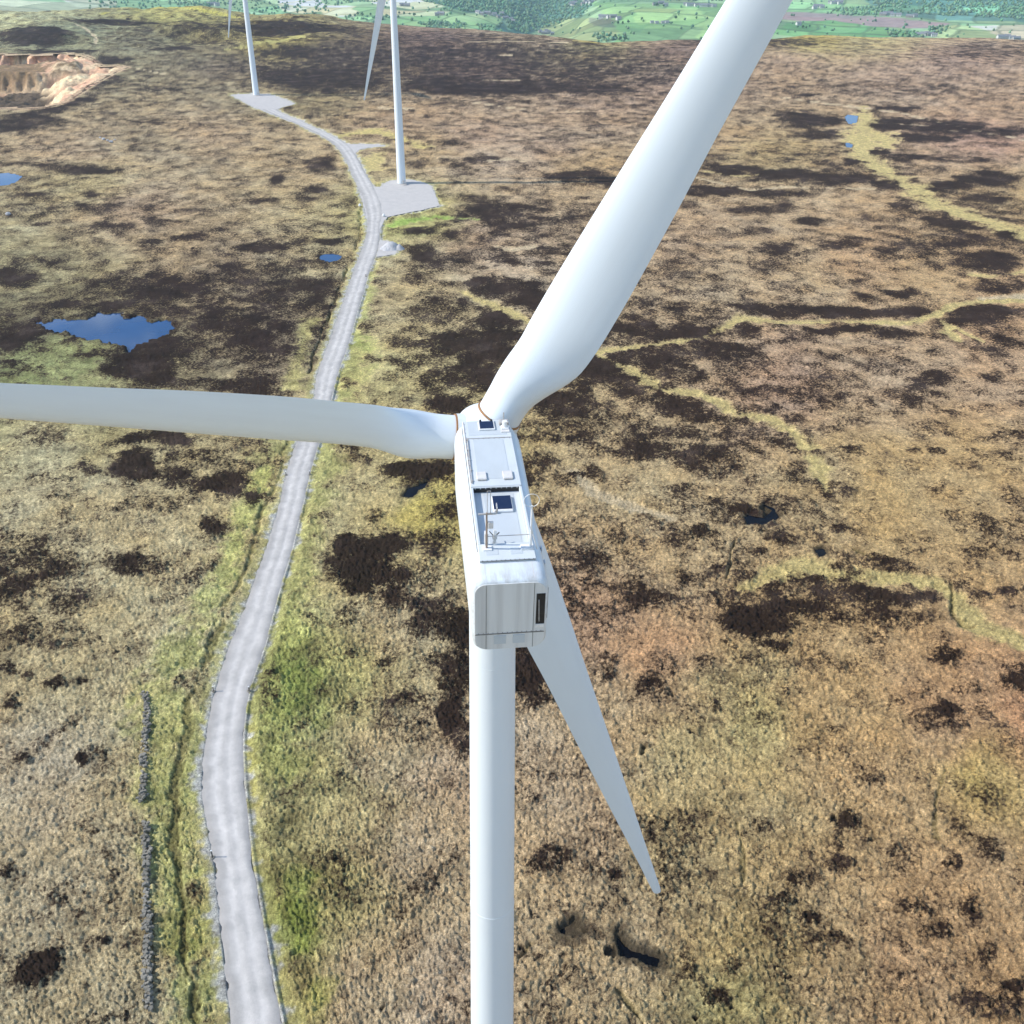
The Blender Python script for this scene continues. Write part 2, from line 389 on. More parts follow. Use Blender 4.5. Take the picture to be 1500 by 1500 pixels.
# ---- what grows where: patches surveyed on the photograph (u, v, ru, rv, turn, density of heather)
HEATH = """233 420 55 22 0 .85;383 363 45 9 0 .85;453 430 40 30 0 .7;390 490 48 22 0 .8;300 440 60 20 0 .6;215 513 34 14 0 .95;20 495 45 28 0 .85;20 405 40 16 0 .85;
133 448 85 7 0 .8;100 245 70 4 0 .7;40 240 50 4 0 .7;133 250 48 5 0 .85;43 285 45 3 0 .8;130 286 16 5 0 .8;20 183 60 10 0 .75;85 157 70 8 -15 .8;215 181 25 4 0 .6;365 176 18 3 0 .6;
467 243 25 12 0 .75;410 264 12 6 0 .8;385 293 32 5 0 .75;445 292 20 5 0 .7;458 277 22 6 0 .75;483 357 18 7 0 .85;215 355 22 6 0 .75;277 350 28 6 0 .75;75 380 28 8 0 .65;130 305 70 15 0 .5;
150 333 24 6 0 .65;183 330 14 6 0 .7;333 337 18 5 0 .6;330 470 70 30 0 .5;420 400 60 25 0 .5;207 540 58 24 0 .95;235 510 34 14 0 .85;367 567 55 14 0 .85;300 560 60 12 0 .6;
240 642 64 9 0 .95;197 683 30 24 0 .98;255 690 34 12 0 .7;327 710 54 22 0 1;365 735 17 15 0 1;310 770 22 15 0 .85;235 735 24 16 0 .5;133 678 18 14 0 .55;200 833 38 15 0 .75;40 838 60 24 -25 .6;
20 885 34 18 0 .6;80 925 66 26 0 .55;80 1001 24 10 0 .65;121 998 20 8 0 .8;15 1034 20 8 0 .75;10 1020 16 7 0 .8;7 980 14 8 0 .8;40 988 10 6 0 .8;110 1115 8 7 0 .95;27 1118 8 7 0 .85;187 1067 12 7 0 .7;
7 1276 16 13 0 .9;55 1420 30 24 -35 .95;77 1324 12 8 0 .65;110 1340 8 6 0 .9;137 1370 12 9 0 .6;690 292 22 8 0 .6;718 310 54 15 0 .75;790 305 44 10 0 .6;745 330 40 8 0 .75;615 338 24 5 0 .8;
655 343 22 8 0 .5;742 345 24 6 0 .7;620 373 20 15 0 .95;665 382 44 15 0 .65;652 391 28 8 0 .65;745 381 26 6 0 .75;796 394 32 15 0 .45;615 407 32 13 0 .5;718 420 44 15 0 .85;775 437 42 19 0 .85;
730 467 32 19 0 .8;660 460 32 13 0 .45;610 480 24 19 0 .55;670 500 54 19 0 .85;735 490 42 17 0 .85;718 520 54 22 0 .85;670 550 54 22 0 .65;700 560 32 22 0 .8;650 590 34 19 0 .85;850 258 52 7 0 .95;885 267 22 8 0 .95;
925 485 64 11 0 .85;945 528 58 17 0 .8;868 545 58 26 0 .95;925 560 44 20 0 .8;985 550 27 16 0 .7;820 590 54 24 0 .75;985 597 34 22 0 .7;820 628 64 20 0 .55;1070 248 47 7 0 .95;1155 255 64 10 0 .95;1225 262 54 8 0 .95;
1298 270 24 6 0 .98;1045 280 48 7 0 .9;1133 283 52 6 0 .8;1383 273 38 8 0 .95;1445 262 52 12 0 .8;1445 290 48 8 0 .75;1291 224 16 6 0 .95;1328 229 44 5 0 .75;1408 233 64 5 0 .65;1353 203 52 8 0 .8;1390 327 47 8 10 .9;
1478 347 25 11 0 .88;1408 354 54 12 0 .75;1438 383 58 17 0 .88;1310 305 38 8 0 .5;1097 310 42 8 0 .6;1140 305 32 8 0 .6;1185 325 28 6 0 .7;1105 340 54 12 0 .45;1133 365 34 8 0 .7;1126 391 38 8 0 .65;1232 358 38 8 0 .55;
1298 365 28 10 0 .7;1255 409 14 5 0 .7;1265 435 30 7 15 .7;1317 431 32 7 0 .75;1463 420 54 10 0 .75;1353 376 38 8 0 .6;1207 457 115 9 0 .95;1104 453 32 8 0 .8;1317 460 48 8 0 .88;998 490 64 10 -8 .9;1438 460 64 15 0 .85;
1390 479 32 12 0 .6;1463 504 54 20 0 .5;1221 482 54 5 0 .9;1104 486 22 10 0 .8;1042 512 74 15 0 .65;1170 500 44 10 0 .4;1221 519 20 10 0 .6;1313 490 44 8 0 .7;1005 552 32 13 0 .8;1097 541 44 15 0 .45;1009 600 44 18 0 .88;
1097 622 58 15 0 .6;1082 580 44 13 0 .5;1185 596 32 8 0 .7;1232 583 14 6 0 .6;1368 556 38 13 0 .75;1317 563 28 8 0 .5;1460 552 24 10 0 .75;1368 512 28 10 0 .5;1302 575 32 10 0 .35;1383 581 38 9 0 .45;980 655 84 26 0 .6;
1020 667 48 24 0 .85;1040 683 38 15 0 .6;1075 630 44 8 0 .6;1010 610 28 8 0 .7;1217 633 22 6 0 .4;1250 663 16 6 0 .45;1333 663 14 5 0 .75;1373 663 14 7 0 .65;1233 723 28 11 0 .55;1083 747 18 9 0 .85;1143 790 38 11 0 .72;
1103 810 14 7 0 .65;1233 777 12 6 0 .75;1293 820 32 7 10 .85;1157 847 16 13 0 .88;1027 853 32 13 0 .72;1110 913 64 22 0 .92;1167 893 52 13 0 .82;1277 877 47 15 0 .82;1317 883 28 13 0 .72;1357 877 26 13 0 .82;1433 873 28 11 0 .62;
1477 867 20 8 0 .72;1283 903 28 11 0 .62;1140 953 22 9 0 .5;1257 943 14 9 0 .65;1390 967 32 11 0 .62;1480 993 22 15 0 .62;1413 1013 20 13 0 .5;1373 1050 32 13 0 .6;877 817 28 11 0 .65;833 817 44 13 0 .55;900 860 54 9 0 .68;
950 880 44 14 0 .78;1020 860 34 11 0 .58;880 973 16 24 -15 .85;867 940 14 22 0 .5;783 995 24 44 0 1;770 965 22 28 0 .9;800 1015 17 17 0 .95;950 1013 34 20 0 .45;933 1017 12 7 0 .7;800 1265 24 24 0 .92;770 1165 20 15 0 .52;
900 1280 8 6 0 .85;530 830 46 28 0 1;560 800 40 15 0 .98;512 815 24 30 0 1;560 842 28 16 0 .78;524 860 30 10 0 .85;620 788 44 26 0 .52;653 755 25 12 0 .75;635 815 14 9 0 .75;620 686 48 14 0 .9;530 671 24 12 0 .5;620 890 64 20 20 .72;
650 920 44 27 0 .92;674 935 24 38 0 1;650 512 34 13 0 .6;635 563 28 16 0 .6;680 595 20 16 0 .95;665 987 30 38 0 1;673 1045 20 38 0 1;682 1078 14 28 0 .95;540 1317 32 24 0 .28;460 1353 27 20 0 .32;1320 1263 34 30 0 .5;1443 1253 24 22 0 .55;
1287 1143 16 9 0 .85;1380 1047 22 15 0 .75;1360 1060 38 22 0 .5;1393 1070 28 13 0 .52;1413 1097 14 7 0 .65;1223 1200 16 13 0 .85;1223 1270 18 15 0 .62;1173 1287 16 11 0 .55;1393 1270 12 13 0 .85;1423 1330 12 15 0 .95;1440 1393 14 15 0 .95;
1363 1360 20 11 0 .62;1447 1477 44 24 0 .6;1487 1443 22 11 0 .7;1060 1417 20 15 0 .62;1047 1467 16 11 0 .85;1203 1453 18 11 0 .42;1233 1072 18 6 0 .52;1330 1020 32 11 0 .5;1140 1317 20 11 0 .5;1180 1347 22 9 0 .5;1227 1377 32 11 0 .42;
483 117 95 22 0 .8;733 130 155 11 0 .85;867 130 74 11 0 .72;633 123 64 12 0 .8;750 113 44 8 0 .65;433 77 52 8 0 .8;633 73 44 4 0 .7;717 66 50 4 0 .5;410 47 48 4 0 .9;650 75 310 30 0 .48;900 90 155 20 0 .45;1100 63 125 6 0 .65;1450 75 85 14 0 .45;
1250 130 210 15 0 .38;1313 182 48 9 0 .95;1383 186 64 10 0 .9;1465 193 54 8 0 .72;1337 203 28 8 0 .95;1185 177 48 10 0 .88;1197 196 44 8 0 .82;1164 168 34 5 0 .8;1248 238 12 4 0 .85;1173 140 24 3 0 .7;1313 161 44 3 0 .85;170 33 85 5 0 .9;50 53 54 8 0 .9;
85 73 64 5 0 .9;253 70 28 6 0 .9;160 90 34 6 0 .95;433 43 104 7 0 .85;300 43 64 4 0 .72;433 113 64 15 0 .85;133 127 64 8 -15 .65;33 177 64 12 0 .75;233 130 44 6 0 .55;1020 95 100 10 0 .35;700 150 120 10 0 .4;640 212 30 8 0 .55;670 208 30 8 0 .5;
700 235 40 8 0 .6;660 240 30 5 0 .6;600 240 20 6 0 .5;800 70 120 12 0 .5;560 60 150 16 0 .42;700 175 80 8 0 .35;820 185 60 6 0 .35;1000 300 50 10 0 .4;1030 420 40 12 0 .4;985 450 40 12 0 .45;1480 640 30 12 0 .4;1430 600 50 10 0 .4;1350 620 60 12 0 .35;
1140 690 40 12 0 .4;850 700 40 14 0 .5;810 745 30 16 0 .45;830 780 40 12 0 .5;1250 600 40 10 0 .35"""
HEATH += ';290 470 230 85 0 .60;380 440 110 90 0 .56;60 500 130 70 0 .5;430 390 90 70 0 .44;680 100 400 44 0 .58;330 50 200 26 0 .42;640 900 100 90 0 .38;690 520 130 120 0 .46;1150 250 280 40 0 .42;1050 580 210 90 0 .42;1400 330 150 80 0 .44;860 850 120 80 0 .40;1180 870 240 60 0 .42;300 690 130 60 0 .38;1000 480 180 50 0 .42;1250 560 220 60 0 .34;800 340 200 60 0 .40;720 680 120 60 0 .36;980 760 200 60 0 .33;130 300 200 60 0 .3;40 860 110 80 0 .36;250 130 200 50 0 .3'
HEATH = [tuple(float(x) for x in s.split()) for s in HEATH.replace('\n', '').split(';') if s.strip()]
# ---- colour of the grass, surveyed (u, v, sRGB of the sunlit sward)
TONE = """50 1150 190 177 147;60 750 164 154 120;60 620 158 150 115;60 450 128 122 92;110 560 130 128 88;30 560 112 118 80;200 300 156 136 108;100 220 150 132 104;300 200 158 138 108;450 230 168 148 112;240 210 136 124 98;450 150 128 116 84;
130 270 160 146 104;300 380 142 126 98;420 520 128 116 92;180 780 170 158 122;250 900 176 165 128;150 1000 176 164 126;60 1300 186 172 138;120 1450 182 168 132;20 930 165 152 115;600 620 160 148 106;560 560 160 150 104;560 430 166 150 110;560 720 160 148 108;500 760 158 148 108;640 735 168 155 88;
600 900 178 164 128;500 1000 150 146 98;440 1000 128 136 78;450 1150 150 146 100;560 1100 176 160 124;650 1150 192 170 138;600 1250 188 168 134;480 1300 146 138 90;520 1450 178 158 124;650 1450 190 168 136;420 1350 130 130 70;430 1450 150 138 92;
850 1200 176 154 122;800 1120 192 172 140;880 1400 178 156 118;1000 1100 156 142 102;1000 1200 160 144 104;1100 1400 152 134 92;1050 1480 130 120 80;1250 1400 164 142 104;1400 1300 166 140 104;1480 1400 168 140 102;1310 1400 190 158 118;1400 1050 176 146 110;1480 1060 174 136 102;
1200 1000 164 140 100;1100 1050 150 140 98;1300 1150 172 148 110;1440 1140 176 156 98;1400 700 180 156 112;1300 720 176 152 106;1200 700 168 148 108;1060 760 172 152 114;950 800 178 156 118;950 750 162 146 110;850 900 172 142 112;940 950 184 150 114;880 1080 170 148 112;
1200 400 170 150 116;1250 380 178 148 110;1400 430 172 146 106;1450 530 168 142 110;1300 540 164 142 112;1150 560 162 138 114;1000 350 164 142 112;1050 420 156 140 112;700 350 158 138 112;750 365 186 166 136;800 220 166 142 114;740 235 186 166 138;620 215 168 146 108;860 240 178 154 114;700 200 158 134 108;600 320 158 154 96;600 180 152 130 102;
1000 130 140 120 102;1300 110 158 136 112;1150 90 164 140 112;1400 90 150 128 108;900 150 160 138 114;700 100 114 96 84;500 80 104 94 80;200 60 122 120 94;100 45 116 120 92;300 80 118 112 86;250 25 150 146 90;400 55 140 132 84;400 65 148 136 76;330 95 126 114 92;1450 200 146 120 102;1480 160 158 134 106;60 30 160 160 120;
1250 50 184 172 128;1200 55 176 160 92;850 62 150 142 92;620 60 118 100 88;820 60 150 132 112;1000 75 128 108 92;1480 300 176 152 110;1380 400 178 152 112;1450 470 160 132 100;900 180 160 138 110;1050 200 162 140 106;1120 225 172 150 104"""
TONE = np.array([[float(x) for x in s.split()] for s in TONE.replace('\n', '').split(';') if s.strip()])
# ---- runnels of yellow-green or bleached grass (colour, points u, v, half-width in px)
YG, PALE = (188, 170, 112), (204, 184, 146)
RUN = [
 (YG, "1265 156 3;1270 175 9;1263 200 13;1264 225 12;1292 250 14;1335 273 11;1372 300 12;1422 318 13;1500 344 14;1600 370 14"),
 (YG, "1290 195 12;1300 215 9"),
 (PALE, "1150 143 2;1215 153 3.2;1265 158 2.6;1320 165 2.2;1420 190 2.2;1510 206 2"), (PALE, "1300 178 2;1350 183 2.2;1410 193 2"),
 (YG, "840 521 5;900 512 5;960 505 4;1020 497 5;1058 481 5;1090 467 7;1150 473 4;1230 470 5;1330 472 4.5;1372 460 3.5;1400 446 4;1450 440 5;1520 436 6"),
 (PALE, "1440 436 3;1520 432 4"),
 (YG, "880 522 3;930 545 6;965 570 7;1020 575 5;1050 585 6;1080 605 8;1130 612 7;1170 640 9;1200 685 9;1210 720 4"),
 (YG, "680 428 4;720 447 5;760 465 5;785 478 4"), (YG, "1030 250 1.6;1080 258 2.4;1108 256 1.5"), (PALE, "1020 260 1.5;1060 270 2.6;1100 278 2.6;1150 272 2.4;1200 275 1.4;1290 277 1.8"),
 (YG, "1090 863 6;1130 845 8;1180 828 12;1230 845 13;1300 846 9;1370 855 8;1402 880 8;1432 920 8;1500 945 9;1560 960 9"),
 (YG, "1405 500 4;1380 470 3;1440 500 2"), (YG, "1400 478 4;1380 488 3"), (YG, "1420 402 3;1450 405 3;1520 397 4"),
 (PALE, "840 690 4;870 722 5;930 745 5;985 760 4"), (PALE, "730 362 3;752 366 5;780 362 4"), (PALE, "720 236 3;745 233 5;765 236 3"), (PALE, "560 158 3;600 160 3"), (PALE, "690 150 1.6;770 160 1.6;860 163 1.5"), (PALE, "700 118 1.8;760 118 2"), (PALE, "690 62 1.6;830 62 2"), (PALE, "735 79 1.8;748 79.5 1.8"),
 ((196, 178, 112), "480 200 6;550 190 8;620 215 6"), (YG, "545 245 10;555 225 7"),
 ((120, 140, 66), "700 322 2;640 318 6;590 322 7;572 330 5"),
 (PALE, "137 60 1;141 52 1.2;128 46 1.2;112 42 1"), (PALE, "200 100 1.5;240 108 1.5"), ((146, 138, 82), "330 74 3;380 66 5;440 60 6"), ((150, 142, 70), "150 22 2;250 15 4;350 22 4"), ((168, 154, 84), "1180 56 2;1240 54 3.5;1300 58 3"), ((150, 132, 62), "840 59 1.5;880 61.5 2"),
]
# green sward on both sides of the track
GREEN = [((126, 136, 66), "262 950 16;240 1010 20;246 1080 24;240 1160 22;246 1250 18;262 1350 18;276 1440 18;290 1560 18"), ((134, 146, 70), "300 900 14;330 830 12;360 760 10;392 690 8"),
 ((140, 144, 80), "520 505 16;500 560 14;485 620 12;470 690 12;452 770 12;430 860 14;420 950 16;410 1040 16;405 1130 18"), ((112, 124, 62), "430 985 16;452 1040 16"), ((134, 142, 74), "540 395 6;525 450 8;515 500 12"),
 ((104, 120, 50), "438 1290 12;440 1370 14"), ((130, 134, 62), "465 1470 10;480 1450 10"), ((152, 146, 82), "456 470 6;440 520 7;425 570 8"), ((168, 152, 76), "362 1060 5;366 1130 5;372 1180 5"), ((120, 126, 76), "96 520 30;70 560 30"), ((126, 132, 78), "420 645 20;395 665 16")]
DITCH_SHADOW = [("525 270 1.1;528.5 300 1.2;527.5 345 1.2;521 365 1.2;507 395 1.3;491 440 1.6;470 490 2.2;459 518 2.4;452 545 2", 0.9), ("425 640 3;410 690 4;385 750 4;352 845 5;322 915 6;292 995 6;275 1055 6;264 1120 7;262 1200 7;256 1300 6;270 1400 6;292 1500 6", 0.34),
 ("1078 790 1;1071 812 1.8;1070 835 2;1066 848 1.2", .7), ("560 318 1.0;559 333 1.0;560 347 1.0", 0.8), ("1075 1205 .8;1083 1240 1;1088 1290 .8", 0.22), ("1382 1135 .7;1372 1165 1;1371 1230 .7", 0.22), ("640 271 1.2;700 271.5 1.4;760 271.5 1.2", 0.6),  # last entry here: the middle tower's shadow, painted in as a dark groove
 ("1392 856 1;1394 880 1.4;1394 905 1.6;1410 917 3;1425 918 2", 0.5), ("760 1405 3;772 1385 2", 0.6), ("905 1450 1.5;925 1480 2;940 1500 1.5", 0.5), ("1250 805 3;1275 820 3;1295 818 2", 0.4), ("935 1110 1.5;940 1095 2", .6)]
PITS = [(985,1015,6,1.2),(946,1076,3.5,1.1),(1147,1055,4,1.3),(772,1083,3.5,1.0),(1042,1464,8,.9),(1425,1334,6,.9),(1440,1396,7,.9),(1053,1033,3,.7),(1015,1074,4,.8),(893,1396,8,.7),(700,1435,4,.6),(660,1423,6,.7),(990,1108,3,.6),(939,1123,2.5,.6),(834,1000,3,.5),(875,1105,3,.5),
        (1032,858,4,.7),(1300,1160,3,.5),(1010,1070,3,.6),(1200,1120,2,.5),(1393,1268,6,.8),(1222,1200,7,.7),(765,1390,5,.6),(560,1478,5,.5),(1020,1490,6,.8),(1072,1475,4,.5)]
RIDGE = np.array([(-400,26),(-100,20),(0,17),(60,14),(180,10),(300,18),(400,23),(460,27),(600,38),(700,46),(800,53),(880,62),(1000,60),(1130,60),(1180,53),(1330,56),(1400,57),(1500,60),(1700,63),(2000,70)], float)
rp = P2(RIDGE); R_AZ = np.degrees(np.arctan2(rp[:, 0], rp[:, 1])); R_R = np.hypot(rp[:, 0], rp[:, 1])

# ---- coarse survey map (4-pixel cells over a wide margin) of heather density and grass colour
MU0, MV0, MS = -560.0, -40.0, 4.0
mu, mv = np.meshgrid(np.arange(MU0, 2080, MS), np.arange(MV0, 2200, MS))
Dmap = np.full(mu.shape, 0.13)
Dmap += 0.10 * sst(700, 420, mv) * sst(40, 110, mv) * (1 - .6 * sst(900, 1200, mu)) + 0.06 * sst(260, 120, mv) * (1 - .7 * sst(900, 1200, mu)) - .07 * sst(700, 550, mu) * sst(850, 1000, mv) + 0.05 * sst(700, 1000, mu) * sst(1100, 700, mv) + 0.04 * sst(700, 400, mv)
for u, v, ru, rv, a, s in HEATH:
    if ru <= 17 and v > 940: s, ru, rv = s * .66, ru * 1.35, rv * 1.25
    if v < 720: s = min(1.05, s * 1.08)
    ca, sa = math.cos(R(a)), math.sin(R(a)); du, dv = mu - u, mv - v
    t = 1 - np.sqrt(((du * ca + dv * sa) / (ru * 1.12)) ** 2 + ((dv * ca - du * sa) / (rv * 1.12)) ** 2)
    Dmap = np.maximum(Dmap, s * sst(-0.45, 0.60, t))
wsum = np.zeros(mu.shape); Tmap = np.zeros(mu.shape + (3,))
for row in TONE:
    sv = 1.0 + 2.2 * sst(500, 60, row[1])
    w = 1.0 / ((mu - row[0]) ** 2 + (sv * (mv - row[1])) ** 2 + 900.0) ** 1.6
    wsum += w; Tmap += w[..., None] * lin(row[2:5])
Tmap /= wsum[..., None]
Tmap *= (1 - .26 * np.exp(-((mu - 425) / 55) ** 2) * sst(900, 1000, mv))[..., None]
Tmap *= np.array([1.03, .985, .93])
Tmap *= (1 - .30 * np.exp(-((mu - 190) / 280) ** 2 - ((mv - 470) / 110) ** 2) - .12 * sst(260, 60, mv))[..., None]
def sample(m, u, v):
    x = np.clip((u - MU0) / MS, 0, m.shape[1] - 1.001); y = np.clip((v - MV0) / MS, 0, m.shape[0] - 1.001)
    ix = x.astype(int); iy = y.astype(int); fx = x - ix; fy = y - iy
    if m.ndim == 3: fx = fx[:, None]; fy = fy[:, None]
    return (m[iy, ix] * (1 - fx) + m[iy, ix + 1] * fx) * (1 - fy) + (m[iy + 1, ix] * (1 - fx) + m[iy + 1, ix + 1] * fx) * fy
def parse(s): return np.array([[float(x) for x in q.split()] for q in s.split(';')])
def px_m(u, v):
    a, b = at(u - 1, v), at(u + 1, v); return np.hypot(*(b - a)[:2]) / 2      # metres per pixel across

def moor(x, y, step):
    """height and cover colour of the moor at (x, y); step = local mesh spacing"""
    n = x.size; r = np.hypot(x, y); az = np.degrees(np.arctan2(x, y))
    u, v = survey(x, y, np.zeros(n))
    far = sst(170, 420, r); vfar = sst(420, 900, r)
    # wander the survey so that no outline is a clean curve
    wu = (fbm(x / 9, y / 9, 4, 3) - .5) * (26 * (1 - far) + 22); wv = (fbm(x / 9, y / 9, 4, 5) - .5) * (24 - 17 * far)
    D = sample(Dmap, u + wu, v + wv)
    tone = sample(Tmap, u + 2.2 * wu, v + 2.2 * wv)
    # --- heather
    f1 = fbm(x / 5.5, y / 5.5, 5, 11, .58); f2 = fbm(x / 1.3, y / 1.3, 3, 23, .6)
    f3 = fbm(x / 22, y / 14, 4, 29)
    f0 = fbm(x / 2.6, y / 2.6, 4, 19, .62)
    hv = D * 1.22 + 1.40 * (f1 - .5) + .95 * (f0 - .5) * (1 - .45 * far) + .35 * (f2 - .5) * (1 - .6 * far) + .30 * (f3 - .5) * (1 - D)
    heath = sst(.40, .60, hv)
    dens = hv + 0.0
    # --- tussocks
    wx = (fbm(x / .9, y / .9, 2, 41) - .5) * 1.5; wy = (fbm(x / .9, y / .9, 2, 43) - .5) * 1.5
    d1, c1 = worley((x + wx * .8) / .72, (y + wy * .8) / .62, 51)
    d2, c2 = worley((x * .8 + y * .6 - wy * .55) / .36, (y * .8 - x * .6 + wx * .55) / .46, 57)
    mixw = sst(.38, .62, fbm(x / 9, y / 9, 3, 59))
    dome = np.clip(1 - (d1 * 1.1) ** 2, 0, 1) * (.25 + .95 * c1) * (.30 + .50 * mixw) + np.clip(1 - (d2 * 1.12) ** 2, 0, 1) * (.25 + .95 * c2) * (.85 - .30 * mixw)
    lump = fbm(x / 1.7, y / 1.7, 4, 61, .62)
    broad = fbm(x / 38, y / 38, 3, 71)
    amp = .60 + .16 * heath + .18 * sst(.5, .7, fbm(x / 16, y / 16, 3, 81))
    near = sst(330, 120, r)
    z = .74 * amp * dome * near + (lump - .5) * (.62 + .3 * heath) * (1 - .6 * far) + (broad - .5) * 1.1 + heath * (.10 + .30 * (f2 - .3))
    z += far * (fbm(x / 7, y / 11, 4, 91, .6) - .5) * .5
    # --- grass colour
    g1 = fbm(x / 3.2, y / 3.2, 4, 101, .6); g2 = fbm(x / 24, y / 24, 4, 107); g3 = fbm(x / 60, y / 60, 3, 113)
    k = (.25 + 1.50 * g1) * (.72 + .56 * g2) * (1 + near * (.26 * (c1 - .5) + .60 * (c2 - .5)))
    col = tone * k[:, None]
    hue = (g3 - .5) * .6 + (fbm(x / 7, y / 7, 3, 127) - .5) * .7
    col *= np.stack([1 + .20 * hue, 1 + .02 * hue, 1 - .26 * hue], 1)
    # --- runnels and green verges
    for c, s in RUN + GREEN:
        p = parse(s); w = [q[2] * px_m(q[0], q[1]) for q in p]; pts = P2(p[:, :2]); mg = max(w) * 2.6 + 4
        m = np.where((x > pts[:, 0].min() - mg) & (x < pts[:, 0].max() + mg) & (y > pts[:, 1].min() - mg * 1.5) & (y < pts[:, 1].max() + mg * 1.5))[0]
        if not len(m): continue
        dd, ww, _ = line_d(x[m], y[m], pts, w)
        soft = 1.6 if (c, s) in GREEN else 1.0
        q = dd / np.maximum(ww * 1.55, .3) + (f1[m] - .5) * 2.4 + (f0[m] - .5) * 1.5 + (lump[m] - .5) * 1.2 * soft + (f3[m] - .5) * .8
        t = sst(1.25 + .45 * soft, .55 - .25 * soft, q) * (.92 if soft == 1 else .50)
        cc = lin(c) * (.55 + .95 * g1[m])[:, None]
        col[m] = col[m] * (1 - t[:, None]) + cc * t[:, None]
        heath[m] *= (1 - .95 * t); dens[m] -= .62 * t; z[m] -= t * .25 * (soft == 1)
    # --- ditches, the middle tower's painted shadow line, and peat holes
    for s, dep in DITCH_SHADOW:
        p = parse(s); w = [q[2] * px_m(q[0], q[1]) for q in p]; pts = P2(p[:, :2]); mg = max(w) * 3 + 3
        m = np.where((x > pts[:, 0].min() - mg) & (x < pts[:, 0].max() + mg) & (y > pts[:, 1].min() - mg) & (y < pts[:, 1].max() + mg))[0]
        if not len(m): continue
        dd, ww, _ = line_d(x[m] + (fbm(x[m] / 5, y[m] / 5, 3, 145) - .5) * min(5.0, 2.2 * max(w) + 1), y[m] + (f0[m] - .5) * 1.5, pts, w)
        t = sst(1.25, .3, dd / np.maximum(ww, .35) + (lump[m] - .5) * 1.3 + (f1[m] - .5) * 2.4)
        z[m] -= t * dep; tt = t[:, None] * .72
        dens[m] -= .5 * t; col[m] = col[m] * (1 - tt) + lin((74, 68, 40)) * (.6 + .8 * g1[m])[:, None] * tt
    for pu, pv, pr, dep in PITS:
        c = at(pu, pv); rr = pr * px_m(pu, pv)
        m = np.where((abs(x - c[0]) < rr * 4) & (abs(y - c[1]) < rr * 5))[0]
        dd = np.hypot((x[m] - c[0]), (y[m] - c[1]) / 1.3) / rr + (fbm(x[m] / .9, y[m] / .9, 4, 141, .65) - .5) * 3.6
        t = sst(.95, .35, dd); z[m] -= t * dep * .8; dens[m] -= t; tt = t[:, None] * .95
        col[m] = col[m] * (1 - tt) + np.array((.016, .013, .011)) * tt
    # --- pools
    for nm, pl in POOLS.items():
        mg = 6
        m = np.where((x > pl[:, 0].min() - mg) & (x < pl[:, 0].max() + mg) & (y > pl[:, 1].min() - mg) & (y < pl[:, 1].max() + mg))[0]
        if not len(m): continue
        sd = poly_sd(x[m], y[m], pl) + (fbm(x[m] / 2.2, y[m] / 2.2, 4, 151, .6) - .5) * (4.2 if nm == 'big' else .9)
        t = sst(-.5, .5, sd)
        z[m] = z[m] * (1 - t) + (-.9) * t
        up = sst(-3.5, -.6, sd) * (1 - t); z[m] = np.where(sd < 0, np.maximum(z[m], -.12 + .0 * sd), z[m]) 
        tt = (np.maximum(sst(-2.4 if nm.startswith('peat') else -1.4, -.1, sd), t) * .9)[:, None]; dens[m] -= t
        col[m] = col[m] * (1 - tt) + np.array((.022, .019, .014)) * tt
    # --- mounds of the old workings at the far left, and the brow where the moor drops to the valley
    hm = sst(880, 960, r) * sst(-6, -12, az) 
    z += hm * ((fbm(x / 70, y / 45, 4, 161) - .5) * 16 + (fbm(x / 14, y / 14, 3, 163) - .5) * 3)
    z += sst(700, 950, r) * (fbm(x / 90, y / 90, 3, 167) - .5) * 4 * (1 - hm)
    Re = np.interp(az, R_AZ, R_R) + (fbm(x / 50, y * 0 + 3, 3, 171) - .5) * 26
    over = np.maximum(r - Re, 0)
    z -= np.where(over < 120, over ** 2 / 240 * .62, (over - 60) * .62)
    z -= sst(0, 60, over) * 2
    # --- quarry rim kept level
    m = np.where((x < -130) & (y > 560) & (y < 920))[0]
    if len(m):
        sq = poly_sd(x[m], y[m], QUARRY); t = sst(-14, -3, sq); z[m] *= (1 - t)
        dens[m] -= sst(-3, 1, sq); tt = (sst(-5, 0, sq + (f1[m] - .5) * 14) * .6 * sst(-.2, .3, f3[m] - .2))[:, None]
        col[m] = col[m] * (1 - tt) + lin((206, 172, 138)) * tt
    # --- level ground under the track and the pads, ditch along the shaded edge of the raised track
    m = np.where((x > -230) & (x < 20) & (y < 720))[0]
    if len(m):
        dd, ww, ss = line_d(x[m], y[m], TC_s, TW_s)
        e = dd - ww
        for pl in PADS: 
            e = np.minimum(e, -poly_sd(x[m], y[m], pl))
        t = sst(2.6, .1, e + (lump[m] - .5) * 1.2)
        z[m] = z[m] * (1 - t) + (.02) * t
        z[m] -= sst(.15, -.35, e) * .30
        ed = np.where(ss > 0, sst(.05, .6, e) * sst(2.3, .8, e), 0) * sst(560, 380, y[m])
        z[m] -= ed * (.05 + .55 * f3[m])
        tt = (sst(3.2, .4, e + (f1[m] - .5) * 5) * .55)[:, None]
        gv = lin((138, 136, 84)) * (.6 + .8 * g1[m])[:, None]
        col[m] = col[m] * (1 - tt) + gv * tt
        dens[m] -= 1.2 * sst(2.4, .2, e + (f1[m] - .5) * 3); tg = (sst(1.1, -.3, e + (f2[m] - .5) * 3.4 + (f1[m] - .5) * 2.4) * .9)[:, None]
        col[m] = col[m] * (1 - tg) + lin((168, 166, 160)) * (.7 + .5 * f2[m])[:, None] * tg
    col = col * GAIN; col *= np.minimum(1, .60 / np.maximum(col.max(1), 1e-4))[:, None]
